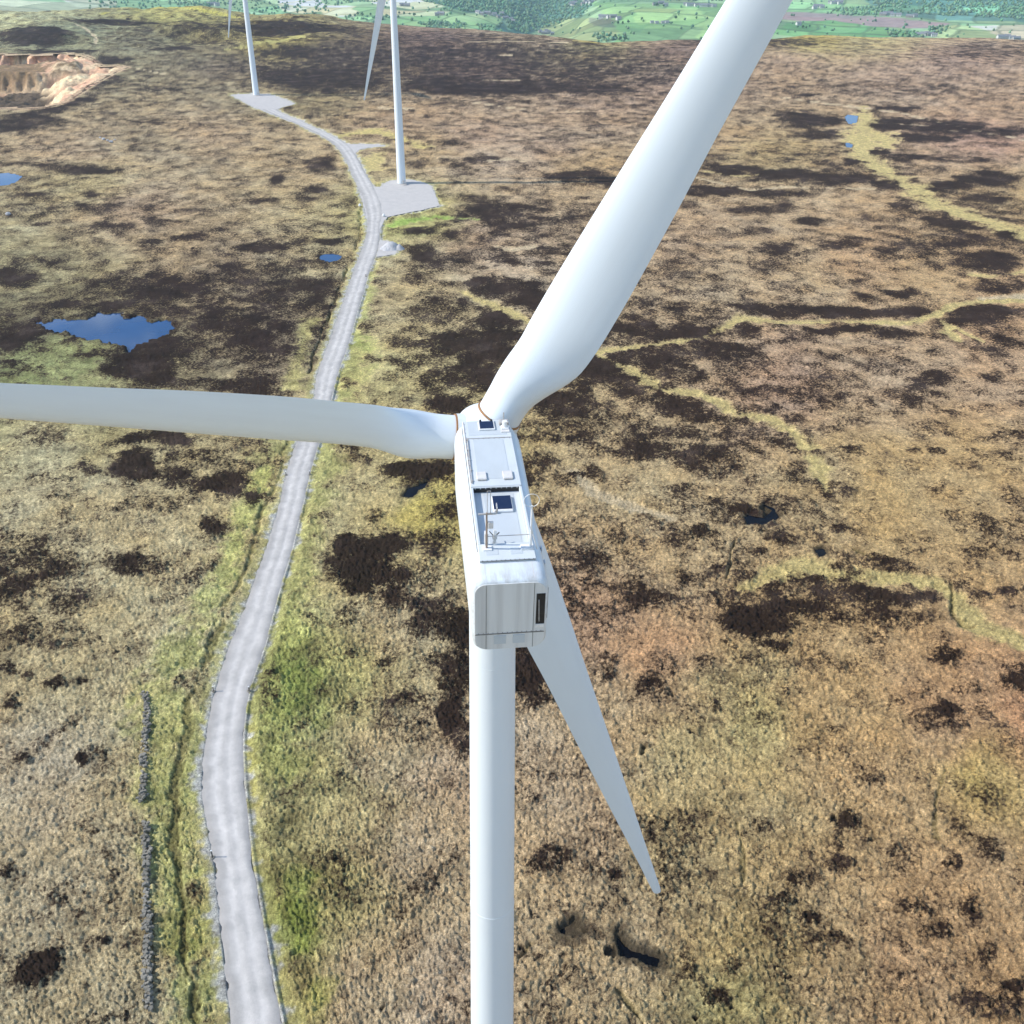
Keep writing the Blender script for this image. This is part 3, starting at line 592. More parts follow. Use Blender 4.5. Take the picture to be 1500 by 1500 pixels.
    return z, np.column_stack([np.clip(col, .004, .7), np.clip(.5 + (dens - .52) * .36, 0, 1)])

NC, NR = 1400, 1200
azs = np.radians(np.linspace(-47, 47, NC))
els = np.concatenate([np.linspace(R(69), R(6.5), NR - 260), np.linspace(R(6.48), R(4.05), 260)])
rads = H / np.tan(els)
A, RR = np.meshgrid(azs, rads)
gx = (RR * np.sin(A)).ravel(); gy = (RR * np.cos(A)).ravel()
gz, gc = moor(gx, gy, None)
Q = grid_quads(NR, NC)
near_q = (gx < -120) & (gy > 560) & (gy < 940)
sdq = np.full(gx.size, -99.0); mq = np.where(near_q)[0]; sdq[mq] = poly_sd(gx[mq], gy[mq], QUARRY)
Q = Q[~np.all(sdq[Q] > 3.0, axis=1)]
ground = link('ground', fast_mesh('ground', np.stack([gx, gy, gz], 1), Q, gc), None, M_GROUND)
tag(ground, kind='structure')
# ground on the other sides of the hovering camera: coarse, all the way round
a2 = np.radians(np.linspace(46.8, 313.2, 260)); r2 = np.geomspace(8, 1250, 120)
A2, R2 = np.meshgrid(a2, r2); x2 = (R2 * np.sin(A2)).ravel(); y2 = (R2 * np.cos(A2)).ravel()
z2, c2 = moor(x2, y2, None)
tag(link('ground', fast_mesh('ground_behind', np.stack([x2, y2, z2 - .15], 1), grid_quads(120, 260), c2), None, M_GROUND), kind='structure')
a3 = np.radians(np.linspace(-47.2, 47.2, 220)); r3 = np.geomspace(8, H / math.tan(R(68.6)), 40)
A3, R3 = np.meshgrid(a3, r3); x3 = (R3 * np.sin(A3)).ravel(); y3 = (R3 * np.cos(A3)).ravel()
z3, c3 = moor(x3, y3, None)
tag(link('ground', fast_mesh('ground_below', np.stack([x3, y3, z3 - .1], 1), grid_quads(40, 220), c3), None, M_GROUND), kind='structure')

# ---- quarry bowl
qx0, qx1 = QUARRY[:, 0].min() - 8, QUARRY[:, 0].max() + 8; qy0, qy1 = QUARRY[:, 1].min() - 8, QUARRY[:, 1].max() + 8
qnx, qny = int((qx1 - qx0) / 1.15), int((qy1 - qy0) / 1.0)
X, Y = np.meshgrid(np.linspace(qx0, qx1, qnx), np.linspace(qy0, qy1, qny)); X = X.ravel(); Y = Y.ravel()
sd = poly_sd(X, Y, QUARRY); sp = poly_sd(X, Y, SPURQ)
uu, vv = survey(X, Y, np.zeros(X.size))
nz = fbm(X / 16, Y / 16, 5, 201, .6); nf = fbm(X / 4, Y / 4, 4, 205, .6); gul = fbm(X / 5, Y / 40, 4, 207)
dep = 4.5 + 10 * sst(100, 50, uu)
wall = sst(0, 1, (sd + (nz - .5) * 24 + (gul - .5) * 14) / (15 + 4 * sst(70, 110, uu)))
zq = -dep * wall
spur = sst(-9, 2, sp + (nz - .5) * 14 + (gul - .5) * 12)
zq = np.maximum(zq, -dep * (1 - spur) - 2.0 * spur - 40 * (sd < 0))
zq += wall * ((nz - .5) * (9 + 5 * sst(70, 110, uu)) + (nf - .5) * 3.5) * (1 - .6 * spur)
cone = np.maximum(0, 1 - np.hypot(X - at(90, 100)[0], (Y - at(90, 92)[1])) / 30); zq += wall * cone * 9
cone2 = np.maximum(0, 1 - np.hypot(X - at(140, 118)[0], (Y - at(140, 110)[1])) / 16); zq += wall * cone2 * 7
zq = np.where(sd < 1.5, 0.06 * (sd > 0) - .02, np.minimum(zq, .2 + 5 * sst(6, 16, sd) * sst(60, 90, uu)))
peach, sand, grey, dark = lin((236, 196, 164)), lin((255, 232, 192)), lin((188, 160, 126)), lin((112, 100, 84))
t1 = sst(.40, .62, nz)[:, None]; cq = peach * (1 - t1) + sand * t1
t2 = (sst(60, 45, uu) * sst(-16, -2, sp))[:, None]; cq = cq * (1 - t2) + (grey * (.6 + .8 * gul)[:, None]) * t2
t3 = (sst(85, 60, uu + (nz - .5) * 60) * sst(-4, -22, sp) * sst(100, 106, vv))[:, None]; cq = cq * (1 - t3) + dark * t3
t4 = (sst(4, -1, sd + (nf - .5) * 9))[:, None]; cq = cq * (1 - t4) + lin((96, 84, 66)) * t4
t5 = (spur * sst(.3, .6, nf))[:, None]; cq = cq * (1 - t5) + lin((140, 122, 94)) * t5
cq *= (.72 + .56 * nf)[:, None]
Qq = grid_quads(qny, qnx); Qq = Qq[np.all(sd[Qq] > -4.5, axis=1)]
tag(link('quarry_terrain', fast_mesh('quarry_terrain', np.stack([X, Y, zq], 1), Qq, np.clip(cq * .82 * np.array([1, .92, .84]), .01, .8)), None, M_SAND), kind='structure')

# ---- pools
for nm, pl in POOLS.items():
    c = pl.mean(0); e = [((p - c) * (1 + 2.2 / max(np.linalg.norm(p - c), 2.5)) + c) for p in pl]
    b = MB().add([(p[0], p[1], -.22) for p in e], [tuple(range(len(e)))])
    tag(b.build('water', M_PEATWATER if nm in ('claw', 'drop', 'peat1', 'peat2', 'seep') else M_WATER), kind='structure')

# ---- track ribbon and pads
n = len(TL); K = 13; V = []; C = []
sl = np.concatenate([[0], np.cumsum(np.linalg.norm(np.diff(TCc, axis=0), axis=1))])
nn = int(sl[-1] / .45); ss_ = np.linspace(0, sl[-1], nn)
Lx = np.stack([np.interp(ss_, sl, TL[:, i]) for i in (0, 1)], 1); Rx = np.stack([np.interp(ss_, sl, TR[:, i]) for i in (0, 1)], 1)
dirn = (Rx - Lx) / np.linalg.norm(Rx - Lx, axis=1)[:, None]
Lx -= dirn * ((fbm(ss_ / 1.1, ss_ * 0, 4, 301, .7) - .40) * 1.5)[:, None]; Rx += dirn * ((fbm(ss_ / 1.3, ss_ * 0, 4, 303, .7) - .5) * .9)[:, None]
for k in range(K):
    t = k / (K - 1); p = Lx * (1 - t) + Rx * t
    prof = .05 * (1 - (2 * t - 1) ** 2) - .05 * sum(math.exp(-((t - q) / .07) ** 2) for q in (.36, .66))
    zz = .0 + prof + (fbm(p[:, 0] / 1.5, p[:, 1] / 1.5, 3, 305) - .5) * .07
    if k in (0, K - 1): zz = zz - .10
    V.append(np.column_stack([p, zz]))
    w = (fbm(ss_ / 7, ss_ * 0 + t * 2, 3, 307) - .5) * .16
    trk = .84 + .20 * sum(np.exp(-((t + w * .4 - q) / .085) ** 2) for q in (.36, .68)) - .20 * sst(.30, .0, t + w) - .14 * sst(.84, 1, t + w)
    trk = trk * (.84 + .32 * fbm(ss_ / 5 + 40 * t * .13, ss_ * 0 + t * 7.3, 4, 309, .6))
    C.append(np.stack([trk * .99, trk, trk * 1.015], 1))
V = np.stack(V, 1).reshape(-1, 3); C = np.stack(C, 1).reshape(-1, 3)
tag(link('road', fast_mesh('road', V, grid_quads(nn, K), C), None, M_ROAD), kind='structure')
import bmesh
for i, pl in enumerate(PADS):
    m = 40; pts = []
    for k in range(len(pl)):
        a, b = pl[k], pl[(k + 1) % len(pl)]; L = np.linalg.norm(b - a); q = max(2, int(L / 1.0))
        nrm = np.array([b[1] - a[1], a[0] - b[0]]) / (L + 1e-9)
        for j in range(q):
            p = a + (b - a) * j / q; o = (fbm(np.array([p[0] / 2.5]), np.array([p[1] / 2.5]), 4, 311)[0] - .5) * 1.3
            pts.append(p + nrm * o)
    zt = -.018 - .004 * i
    bm = bmesh.new(); vs = [bm.verts.new((p[0], p[1], zt)) for p in pts]; f = bm.faces.new(vs)
    bmesh.ops.triangulate(bm, faces=[f]); bmesh.ops.recalc_face_normals(bm, faces=bm.faces)
    if sum(f.normal.z for f in bm.faces) < 0: bmesh.ops.reverse_faces(bm, faces=bm.faces)
    me = bpy.data.meshes.new('hardstanding'); bm.to_mesh(me); bm.free()
    tag(link('road', me, None, M_PAD), kind='structure')

# ================================================================== WIND TURBINES
# frame of a turbine: origin at the foot of the tower, +Y the way the rotor faces, Z up
HUB_Z = 78.73
NAC_T = R(4.0)                 # the machine bed and the shaft lean back four degrees
NAC_Z = 81.0                   # roof line above the tower axis
# ---- blade: span along +Z, leading edge +X, upwind side +Y
B_R = [1.75, 2.3, 3.0, 4.0, 5.0, 6.2, 7.5, 9, 11, 13.5, 16, 19, 22, 25, 28, 31, 34, 37, 40, 43, 45.5, 47.2, 47.9, 48.2]
B_C = [2.42, 2.42, 2.50, 2.90, 3.34, 3.66, 3.80, 3.80, 3.70, 3.50, 3.28, 2.96, 2.72, 2.50, 2.28, 2.04, 1.80, 1.54, 1.28, 1.04, .86, .74, .62, .34]
B_TH = [1.0, 1.0, .97, .74, .50, .35, .27, .235, .215, .20, .19, .18, .175, .17, .165, .16, .16, .16, .16, .16, .16, .16, .16, .16]
B_TW = [15, 15, 15, 15, 14.5, 14, 13, 11.5, 9.5, 7.6, 6.0, 4.6, 3.4, 2.5, 1.7, 1.1, .6, .2, 0, -.3, -.5, -.6, -.6, -.6]
def blade_mesh():
    m = 44; rings = []
    from bisect import bisect
    rs = []
    for i in range(len(B_R) - 1):
        k = 3 if B_R[i] < 12 else 2
        rs += [B_R[i] + (B_R[i+1] - B_R[i]) * j / k for j in range(k)]
    rs.append(B_R[-1])
    def sm(tab, r):      # smooth interpolation
        i = min(max(bisect(B_R, r) - 1, 0), len(B_R) - 2)
        p0, p1, p2, p3 = tab[max(i-1, 0)], tab[i], tab[i+1], tab[min(i+2, len(tab)-1)]
        x0, x1, x2, x3 = B_R[max(i-1, 0)], B_R[i], B_R[i+1], B_R[min(i+2, len(tab)-1)]
        t = (r - x1) / (x2 - x1)
        m1 = (p2 - p0) / max(x2 - x0, 1e-6) * (x2 - x1); m2 = (p3 - p1) / max(x3 - x1, 1e-6) * (x2 - x1)
        return (2*t**3-3*t*t+1)*p1 + (t**3-2*t*t+t)*m1 + (-2*t**3+3*t*t)*p2 + (t**3-t*t)*m2
    for r in rs:
        c, th, tw = sm(B_C, r), sm(B_TH, r), R(sm(B_TW, r) + 14.0 - 6.0 * max(0.0, min(1.0, (8.0 - r) / 5.0)))
        bl = min(max((r - 2.4) / 4.0, 0), 1); bl = bl * bl * (3 - 2 * bl)
        le = .5 + (.30 - .5) * bl
        ring = []
        for j in range(m):
            a = 2 * math.pi * j / m
            xx = .5 * (1 + math.cos(a))                    # 1 = trailing edge, 0 = leading edge
            yc = .5 * math.sin(a)                          # circle
            yt = 5 * th * (.2969 * math.sqrt(max(xx, 0)) - .126 * xx - .3516 * xx**2 + .2843 * xx**3 - .1030 * xx**4)
            camb = .035 * 4 * xx * (1 - xx)
            ya = (yt if a <= math.pi else -yt) * (1.0 if a <= math.pi else 1.0) + camb
            y = (yc * (1 - bl) + ya * bl) * c
            x = (le - xx) * c
            y = -y                                         # suction side faces downwind
            pre = 0.0
            X = x * math.cos(tw) - y * math.sin(tw); Y = x * math.sin(tw) + y * math.cos(tw)
            ring.append((X, Y + pre, r))
        rings.append(ring)
    return MB().loft(rings).mesh('blade', 50)
# ---- nacelle shell: rounded box lofted along the bed, frame: roof line over the tower axis
def rrect(hw, zt, zb, rt, rb, y, n=7):
    P = []
    for cx, cz, r, a0 in ((hw - rt, zt - rt, rt, 0), (-hw + rt, zt - rt, rt, 90), (-hw + rb, zb + rb, rb, 180), (hw - rb, zb + rb, rb, 270)):
        for i in range(n):
            a = R(a0 + 90 * i / (n - 1)); P.append((cx + r * math.cos(a), y, cz + r * math.sin(a)))
    return P
def nacelle_mesh():
    rings = []
    st = [(-8.52, 1.49, -.38, -4.02), (-8.50, 1.52, -.31, -4.06), (-8.46, 1.55, -.27, -4.10), (-8.38, 1.60, -.20, -4.13), (-8.0, 1.61, -.16, -4.15), (-7.45, 1.61, -.15, -4.15), (-6.2, 1.62, -.36, -4.15), (-3, 1.64, -.36, -4.15), (0, 1.66, -.36, -4.15), (2, 1.67, -.36, -4.15),
          (3.2, 1.66, -.36, -4.14), (3.9, 1.60, -.38, -4.10), (4.4, 1.50, -.44, -4.05), (4.8, 1.34, -.58, -3.95), (5.05, 1.16, -.8, -3.8), (5.15, 1.0, -1.0, -3.6)]
    for y, hw, zt, zb in st:
        k = 1 if y < 3.5 else 1.25
        rings.append(rrect(hw, zt, zb, .52 * k, .62 * k, y))
    return MB().loft(rings).mesh('nacelle', 40)
def spinner_mesh():
    prof = [(-1.55, 1.30), (-1.5, 1.50), (-1.1, 1.66), (-.4, 1.78), (.3, 1.80), (.9, 1.72), (1.4, 1.52), (1.85, 1.18), (2.15, .75), (2.28, .35), (2.32, .02)]
    rings = [[(r * math.cos(2*math.pi*i/40), y, r * math.sin(2*math.pi*i/40)) for i in range(40)] for y, r in prof]
    return MB().loft(rings).mesh('spinner', 60)
TW_H = 77.2
def tower_r(z): return 1.86 - (1.86 - 1.185) * min(z / TW_H, 1)
def tower_mesh():
    zs = [(-.4, 0), (1.0, 0)]
    for k in range(1, 26):
        z = 3.0 * k; big = k in (7, 16)
        zs += [(z - (.10 if big else .03), 0), (z - (.085 if big else .012), .013 if big else .005), (z + (.085 if big else .012), .013 if big else .005), (z + (.10 if big else .03), 0)]
    zs.append((TW_H, 0))
    rings = [[((tower_r(max(z, 0)) + o) * math.cos(2*math.pi*k/64), (tower_r(max(z, 0)) + o) * math.sin(2*math.pi*k/64), z) for k in range(64)] for z, o in zs]
    return MB().loft(rings).mesh('tower', 10)
def comb(mb, p0, p1, n, base, tooth, duty, up, thick):
    """one connected toothed strip from p0 to p1; up = tooth direction, thick = extrusion direction"""
    p0, p1, up, thick = Vector(p0), Vector(p1), Vector(up), Vector(thick); d = p1 - p0; prof = []
    top = []
    for i in range(n):
        a, b_ = (i + .5 - duty / 2) / n, (i + .5 + duty / 2) / n
        top += [(a, base), (a, tooth), (b_, tooth), (b_, base)]
    V = []; Fs = []
    pts = [(0, 0), (0, base)] + top + [(1, base), (1, 0)]
    for t, h in pts:
        q = p0 + d * t + up * h; V += [q, q + thick]
    m = len(pts)
    for i in range(m):
        j = (i + 1) % m; Fs.append((2*i, 2*j, 2*j+1, 2*i+1))
    # faces: strip base quads + tooth quads (bottom verts added)
    for k in (0, 1):
        base_pts = [i for i, (t, h) in enumerate(pts) if h == base]
        Fs.append(tuple(2*i + k for i in ([0] + base_pts + [m-1])))
        for i in range(n): q = 2 + 4*i; Fs.append(tuple(2*x + k for x in (q, q+1, q+2, q+3)))
    mb.add(V, Fs); return mb

ME = {'blade': blade_mesh(), 'nacelle': nacelle_mesh(), 'spinner': spinner_mesh(), 'tower': tower_mesh()}
def make_turbine(loc, yaw, angles, dirt=True, rotor_yaw=0.0, hub_dx=0.0):
    """angles: where the three blades stand, degrees clockwise from straight up as seen from behind"""
    t = empty('wind_turbine', loc, yaw)
    tw = link('tower', ME['tower'], t, M_TOWER)
    b = MB(); b.ring((0, 0, -.02), 1.98, .16, 48, 8); b.build('base_ring', M_STEEL, tw, 30)
    # door and stair at the foot, on the side towards the camera
    dr = MB().box(.10, 1.0, -1.93, -1.70, 1.35, 3.45, .04).build('door', M_WHITE, t)
    MB().box(.86, .92, -1.99, -1.925, 2.2, 2.5).build('handle', M_STEEL, dr)
    b = MB()
    b.box(-.05, 1.15, -2.9, -1.75, 1.18, 1.28)
    for i in range(6): b.box(.05, 1.05, -3.2 - .28 * i, -2.92 - .28 * i, 1.02 - .2 * i, 1.07 - .2 * i)
    for x in (0, 1.1):
        b.tube((x, -2.9, 1.2), (x, -4.6, 0.0), .05); b.tube((x, -2.9, 2.2), (x, -4.6, 1.0), .035); b.tube((x, -4.6, 0), (x, -4.6, 1.0), .035)
        b.tube((x, -2.9, 0), (x, -2.9, 2.2), .045); b.tube((x, -2.9, 2.2), (x, -1.8, 2.2), .035)
    b.build('stair', M_STEEL, t)
    # nacelle
    n = link('nacelle', ME['nacelle'], t, M_NAC); n.location = (0, 0, NAC_Z); n.rotation_euler = (NAC_T, 0, 0)
    def sub(name, mb, mat, sm=None): return mb.build(name, mat, n, sm)
    sub('yaw_collar', MB().tube((0, .25, -4.6), (0, .29, -4.1), 1.36, 1.36, 48), M_NAC, 40)
    # front cover of the roof, raised over the open well behind it
    sub('roof_cover', MB().box(-1.20, 1.20, -1.90, 4.05, -.40, 0.0, .03), M_ROOF)
    sub('roof_tread', MB().box(-.78, .72, -1.30, 2.2, -.01, .012), M_ROOF2)
    sub('roof_tread', MB().box(-.95, .95, 2.62, 3.95, -.01, .010), M_ROOF2)
    sub('bolt_strip', comb(MB(), (-1.16, 2.34, .014), (1.16, 2.34, .014), 9, .05, .10, .12, (0, -1, 0), (0, 0, .012)), M_STEEL)
    sub('bolt_strip', comb(MB(), (-1.17, -1.6, .006), (-1.17, 3.9, .006), 13, .03, .075, .10, (1, 0, 0), (0, 0, .016)), M_STEEL)
    sub('vent_slot', MB().box(-1.10, 1.10, -1.93, -1.88, -.36, -.07), M_DARK)
    sub('bracket', comb(MB(), (-1.1, -1.93, -.02), (1.1, -1.93, -.02), 9, .05, .11, .13, (0, 0, -1), (0, -.03, 0)), M_WHITE)
    # rear well: floor between two upstands, and the tail cover
    sub('well_floor', MB().box(-1.06, 1.06, -6.2, -1.93, -.40, -.335), M_ROOF)
    sub('roof_tread', MB().box(-.62, .78, -6.05, -2.1, -.34, -.322), M_ROOF2)
    for x0, x1 in ((-1.20, -1.07), (1.07, 1.20)):
        sub('upstand', MB().box(x0, x1, -6.2, -1.91, -.42, -.05, .02), M_ROOF)
    sub('tail_cover', MB().box(-1.20, 1.20, -7.35, -6.21, -.42, -.04, .02), M_ROOF)
    for x in (-.62, .42): sub('roof_tread', MB().box(x - .26, x + .26, -7.0, -6.55, -.05, -.030), M_ROOF2)
    sub('bolt_strip', comb(MB(), (-1.18, -7.36, -.10), (1.18, -7.36, -.10), 12, .03, .075, .14, (0, 0, 1), (0, -.03, 0)), M_SEAM)
    sub('gutter', MB().box(1.205, 1.235, -7.35, 4.0, -.42, -.345), M_SEAM)
    sub('gutter', MB().box(-1.235, -1.205, -7.35, 4.0, -.42, -.345), M_SEAM)
    for x in (-1.02, 1.0): sub('panel_seam', MB().loft([[(x - .012, y, z), (x + .012, y, z), (x + .012, y, z + .008), (x - .012, y, z + .008)] for y, z in ((-8.42, -.235), (-8.36, -.200), (-8.0, -.163), (-7.42, -.153))]), M_BOXLID)
    # hatches
    h = sub('roof_hatch', MB().box(-.42, .42, 3.02, 3.82, 0.0, .10, .03), M_WHITE)
    MB().box(-.35, .35, 3.08, 3.78, .09, .108).build('glazing', M_GLASS, h)
    for x in (-.28, .28): MB().box(x - .05, x + .05, 3.80, 3.92, .06, .14).build('hinge', M_DARK, h)
    h = sub('roof_hatch', MB().box(-.28, .64, -3.62, -2.42, -.34, -.20, .04), M_WHITE)
    MB().box(-.24, .60, -3.50, -2.46, -.21, -.185).build('glazing', M_GLASS, h)
    MB().box(-.22, -.12, -3.68, -3.60, -.3, -.18).build('hinge', M_STEEL, h)
    for x in (-.62, .62): 
        h = sub('vent_cap', MB().box(x - .24, x + .24, -1.42, -.80, 0.012, .10, .03), M_BOXLID)
        MB().box(x - .20, x + .20, -1.47, -1.41, .02, .06).build('lip', M_STEEL, h)
    # obstruction light on the front corner
    h = sub('beacon', MB().box(.72, 1.10, 3.0, 3.35, 0, .12, .02).tube((.91, 3.2, .12), (.91, 3.2, .42), .13), M_WHITE)
    MB().box(.70, 1.12, 2.78, 3.0, 0, .05).build('base_plate', M_BOXLID, h)
    MB().box(.66, 1.14, 3.45, 3.85, 0, .16, .02).tube((.9, 3.7, .1), (.9, 3.7, .62), .03).build('sensor_box', M_STEEL, h)
    # cable rail down the left edge of the cover
    b = MB(); b.tube((-1.10, -1.7, .05), (-1.06, 2.1, .05), .022)
    for i in range(5): b.box(-1.14, -1.03, -1.5 + i * .9, -1.42 + i * .9, 0, .06)
    sub('cable_rail', b, M_STEEL)
    # weather mast on the left of the tail, with cross arm, rods and wind vane
    mx = -.84
    m = sub('weather_mast', MB().tube((mx, -6.55, -.1), (mx, -6.55, 1.85), .05, .04), M_RUST)
    b = MB(); b.tube((mx - .36, -6.55, 1.80), (mx + .40, -6.55, 1.80), .045)
    b.build('cross_arm', M_STEEL, m)
    b = MB()
    for x in (mx + .02, mx + .16): b.tube((x, -6.55, 1.80), (x, -6.55, 2.95), .014)
    b.tube((mx + .02, -6.55, 2.95), (mx + .16, -6.55, 2.95), .014)
    b.build('lightning_fork', M_STEEL, m)
    b = MB(); b.tube((mx + .42, -6.55, 1.8), (mx + .42, -6.55, 2.05), .03).box(mx + .40, mx + .44, -6.75, -6.35, 2.05, 2.2); b.build('wind_vane', M_STEEL, m)
    b = MB(); b.box(mx + .04, mx + .28, -6.62, -6.46, 1.05, 1.40, .03); b.build('junction_box', M_BOXLID, m)
    b = MB(); b.box(mx - .16, mx + .22, -6.72, -6.4, -.05, .02).box(mx - .06, mx + .10, -6.3, -6.05, -.05, .55).tube((mx + .34, -6.3, -.1), (mx + .34, -6.3, .75), .03).tube((mx + .42, -6.3, -.1), (mx + .42, -6.3, .75), .03); b.build('base_plate', M_WHITE, m)
    b = MB(); b.tube((mx + .36, -5.95, -.33), (mx + .40, -5.9, .02), .05).box(mx + .32, mx + .50, -5.98, -5.86, .0, .12).tube((mx + .4, -5.9, .08), (mx + .62, -5.75, .2), .025).tube((mx + .4, -5.9, .08), (mx + .2, -5.65, .2), .02); b.build('anemometer', M_DARK, m)
    px = 1.04
    m2 = sub('lightning_mast', MB().tube((px, -6.6, -.1), (px, -6.6, 2.15), .055, .04), M_WHITE)
    MB().ring((px - .02, -6.6, 2.42), .32, .014, 40, 6, 'y').build('lightning_ring', M_WHITE, m2)
    b = MB(); b.box(px - .42, px + .12, -6.78, -6.45, -.05, .03).tube((px, -6.6, 1.0), (px + .32, -6.4, -.3), .03); b.build('base_plate', M_WHITE, m2)
    sub('cross_cable', MB().tube((mx, -6.55, .62), (px, -6.6, .66), .018), M_STEEL)
    # rear wall: panels, seams, louvre
    sub('rear_panel', MB().loft([rrect(1.50, -.36, -4.03, .50, .58, -8.50), rrect(1.50, -.36, -4.03, .50, .58, -8.540), rrect(1.49, -.37, -4.02, .49, .57, -8.548)]), M_REAR)
    b = MB()
    for x in (-1.02, 1.0): b.box(x - .012, x + .012, -8.560, -8.54, -4.0, -.40)
    b.box(-1.49, 1.49, -8.563, -8.54, -3.16, -3.12)
    comb(b, (-1.45, -8.549, -3.13), (1.45, -8.549, -3.13), 14, .03, .08, .12, (0, 0, 1), (0, -.012, 0))
    sub('panel_seam', b, M_SEAM)
    for x in (-.42, .40): sub('service_plate', MB().box(x - .26, x + .26, -8.566, -8.54, -3.72, -3.24), M_ROOF2)
    lv = sub('cooling_vent', MB().box(1.10, 1.47, -8.575, -8.40, -2.66, -.98), M_DARK)
    MB().box(1.09, 1.46, -8.585, -8.53, -2.86, -2.68).build('sill', M_WHITE, lv)
    MB().tube((1.2, -8.59, -1.3), (1.24, -8.59, -2.5), .02).build('cable', M_STEEL, lv)
    sub('side_vent', MB().box(1.60, 1.645, -8.2, -7.4, -2.7, -1.0), M_DARK)
    b = MB()
    pass
    for yy in (-5.9, -6.9): sub('side_bracket', MB().box(1.615, 1.65, yy - .14, yy + .14, -.95, -.6), M_NAC)
    # rotor
    hub_c = Vector((hub_dx, 6.8, HUB_Z))
    rot = Matrix.Translation(hub_c) @ Matrix.Rotation(rotor_yaw, 4, 'Z') @ Matrix.Rotation(NAC_T, 4, 'X')
    sp = link('hub', ME['spinner'], t, M_NAC); sp.matrix_local = rot
    for a in angles:
        # blade frame: Z along the span, X towards the leading edge (anticlockwise seen from behind), Y upwind
        a = R(a); m = Matrix.Rotation(a, 4, 'Y')
        flip = Matrix(((-1, 0, 0, 0), (0, 1, 0, 0), (0, 0, 1, 0), (0, 0, 0, 1)))
        bl = link('blade', ME['blade_l'], t, M_BLADE); bl.matrix_local = rot @ m
        co_ = MB().tube((0, 0, .8), (0, 0, 1.66), 1.36, 1.30, 48); cf = co_.build('root_fairing', M_NAC, bl, 40)
        MB().tube((0, 0, 1.66), (0, 0, 1.76), 1.285, 1.285, 48).build('root_seal', M_ORANGE, bl, 40)
    return t
# the leading edge leads anticlockwise seen from behind: mirror the blade so that +X of the section becomes -X
mb_ = ME['blade'].copy()
co_arr = np.empty(len(mb_.vertices) * 3, np.float32); mb_.vertices.foreach_get('co', co_arr); co_arr[0::3] *= -1; mb_.vertices.foreach_set('co', co_arr); mb_.flip_normals(); mb_.name = 'blade'
ME['blade_l'] = mb_

wt = make_turbine((-.97, 41.2, 0), R(6.5), (-82.17, 27.63, 161.84), rotor_yaw=R(1.5), hub_dx=.18)
tag(wt, 'white wind turbine filling the foreground, seen from behind and above its nacelle', 'wind turbine', 'wind turbines along the moor track')
def copy_tree(o, parent=None):
    c = o.copy(); COL.objects.link(c); c.parent = parent
    c.matrix_parent_inverse = o.matrix_parent_inverse.copy()
    for ch in list(o.children): copy_tree(ch, c)
    return c
def other(u, v, yaw, angles, label):
    p = at(u, v); t = copy_tree(wt); t.location = (p[0], p[1], 0); t.rotation_euler = (0, 0, R(yaw))
    bl = sorted([c for c in t.children if c.name.startswith('blade')], key=lambda c: c.name)
    rot = Matrix.Translation(Vector((0, 6.8, HUB_Z))) @ Matrix.Rotation(NAC_T, 4, 'X')
    for b_, a in zip(bl, angles): b_.matrix_local = rot @ Matrix.Rotation(R(a), 4, 'Y')
    [c for c in t.children if c.name.startswith('hub')][0].matrix_local = rot
    tag(t, label, 'wind turbine', 'wind turbines along the moor track')
    return t
other(588.3, 268, 18, (194.5, 74.5, -45.5), 'middle white wind turbine on the wide gravel pad halfway along the track')
other(375.3, 139, 33, (191.3, 71.3, -48.7), 'farthest white wind turbine, on the small pad at the end of the track')

# ================================================================== THE VALLEY BEYOND THE BROW
vr_r = np.array([900, 1300, 1700, 2100, 2400, 2600, 2850, 3200, 4000, 6000, 9000, 12000.])
vr_z = np.array([-150, -190, -200, -180, -161, -153, -147, -143, -119, -53, 20, 40.])
def valley_h(x, y):
    r = np.hypot(x, y); az = np.degrees(np.arctan2(x, y))
    z = np.interp(r, vr_r, vr_z)
    k = sst(1700, 2400, r) * sst(9500, 6000, r)
    z = z + k * ((fbm(x / 700, y / 700, 4, 401) - .5) * 46 + (fbm(x / 160, y / 160, 3, 403) - .5) * 7)
    z -= 70 * np.exp(-((az - 1.2 - (r - 2600) * .0006) / 2.2) ** 2) * sst(2350, 2900, r) * sst(6000, 4200, r)   # wooded clough
    z += 26 * np.exp(-((az - 17.5) / 3.4) ** 2 - ((r - 2150) / 210) ** 2)                                       # green knoll
    z += 22 * np.exp(-((az - 5.2) / 2.6) ** 2 - ((r - 2250) / 190) ** 2)                                        # rough hill by the clough
    return z
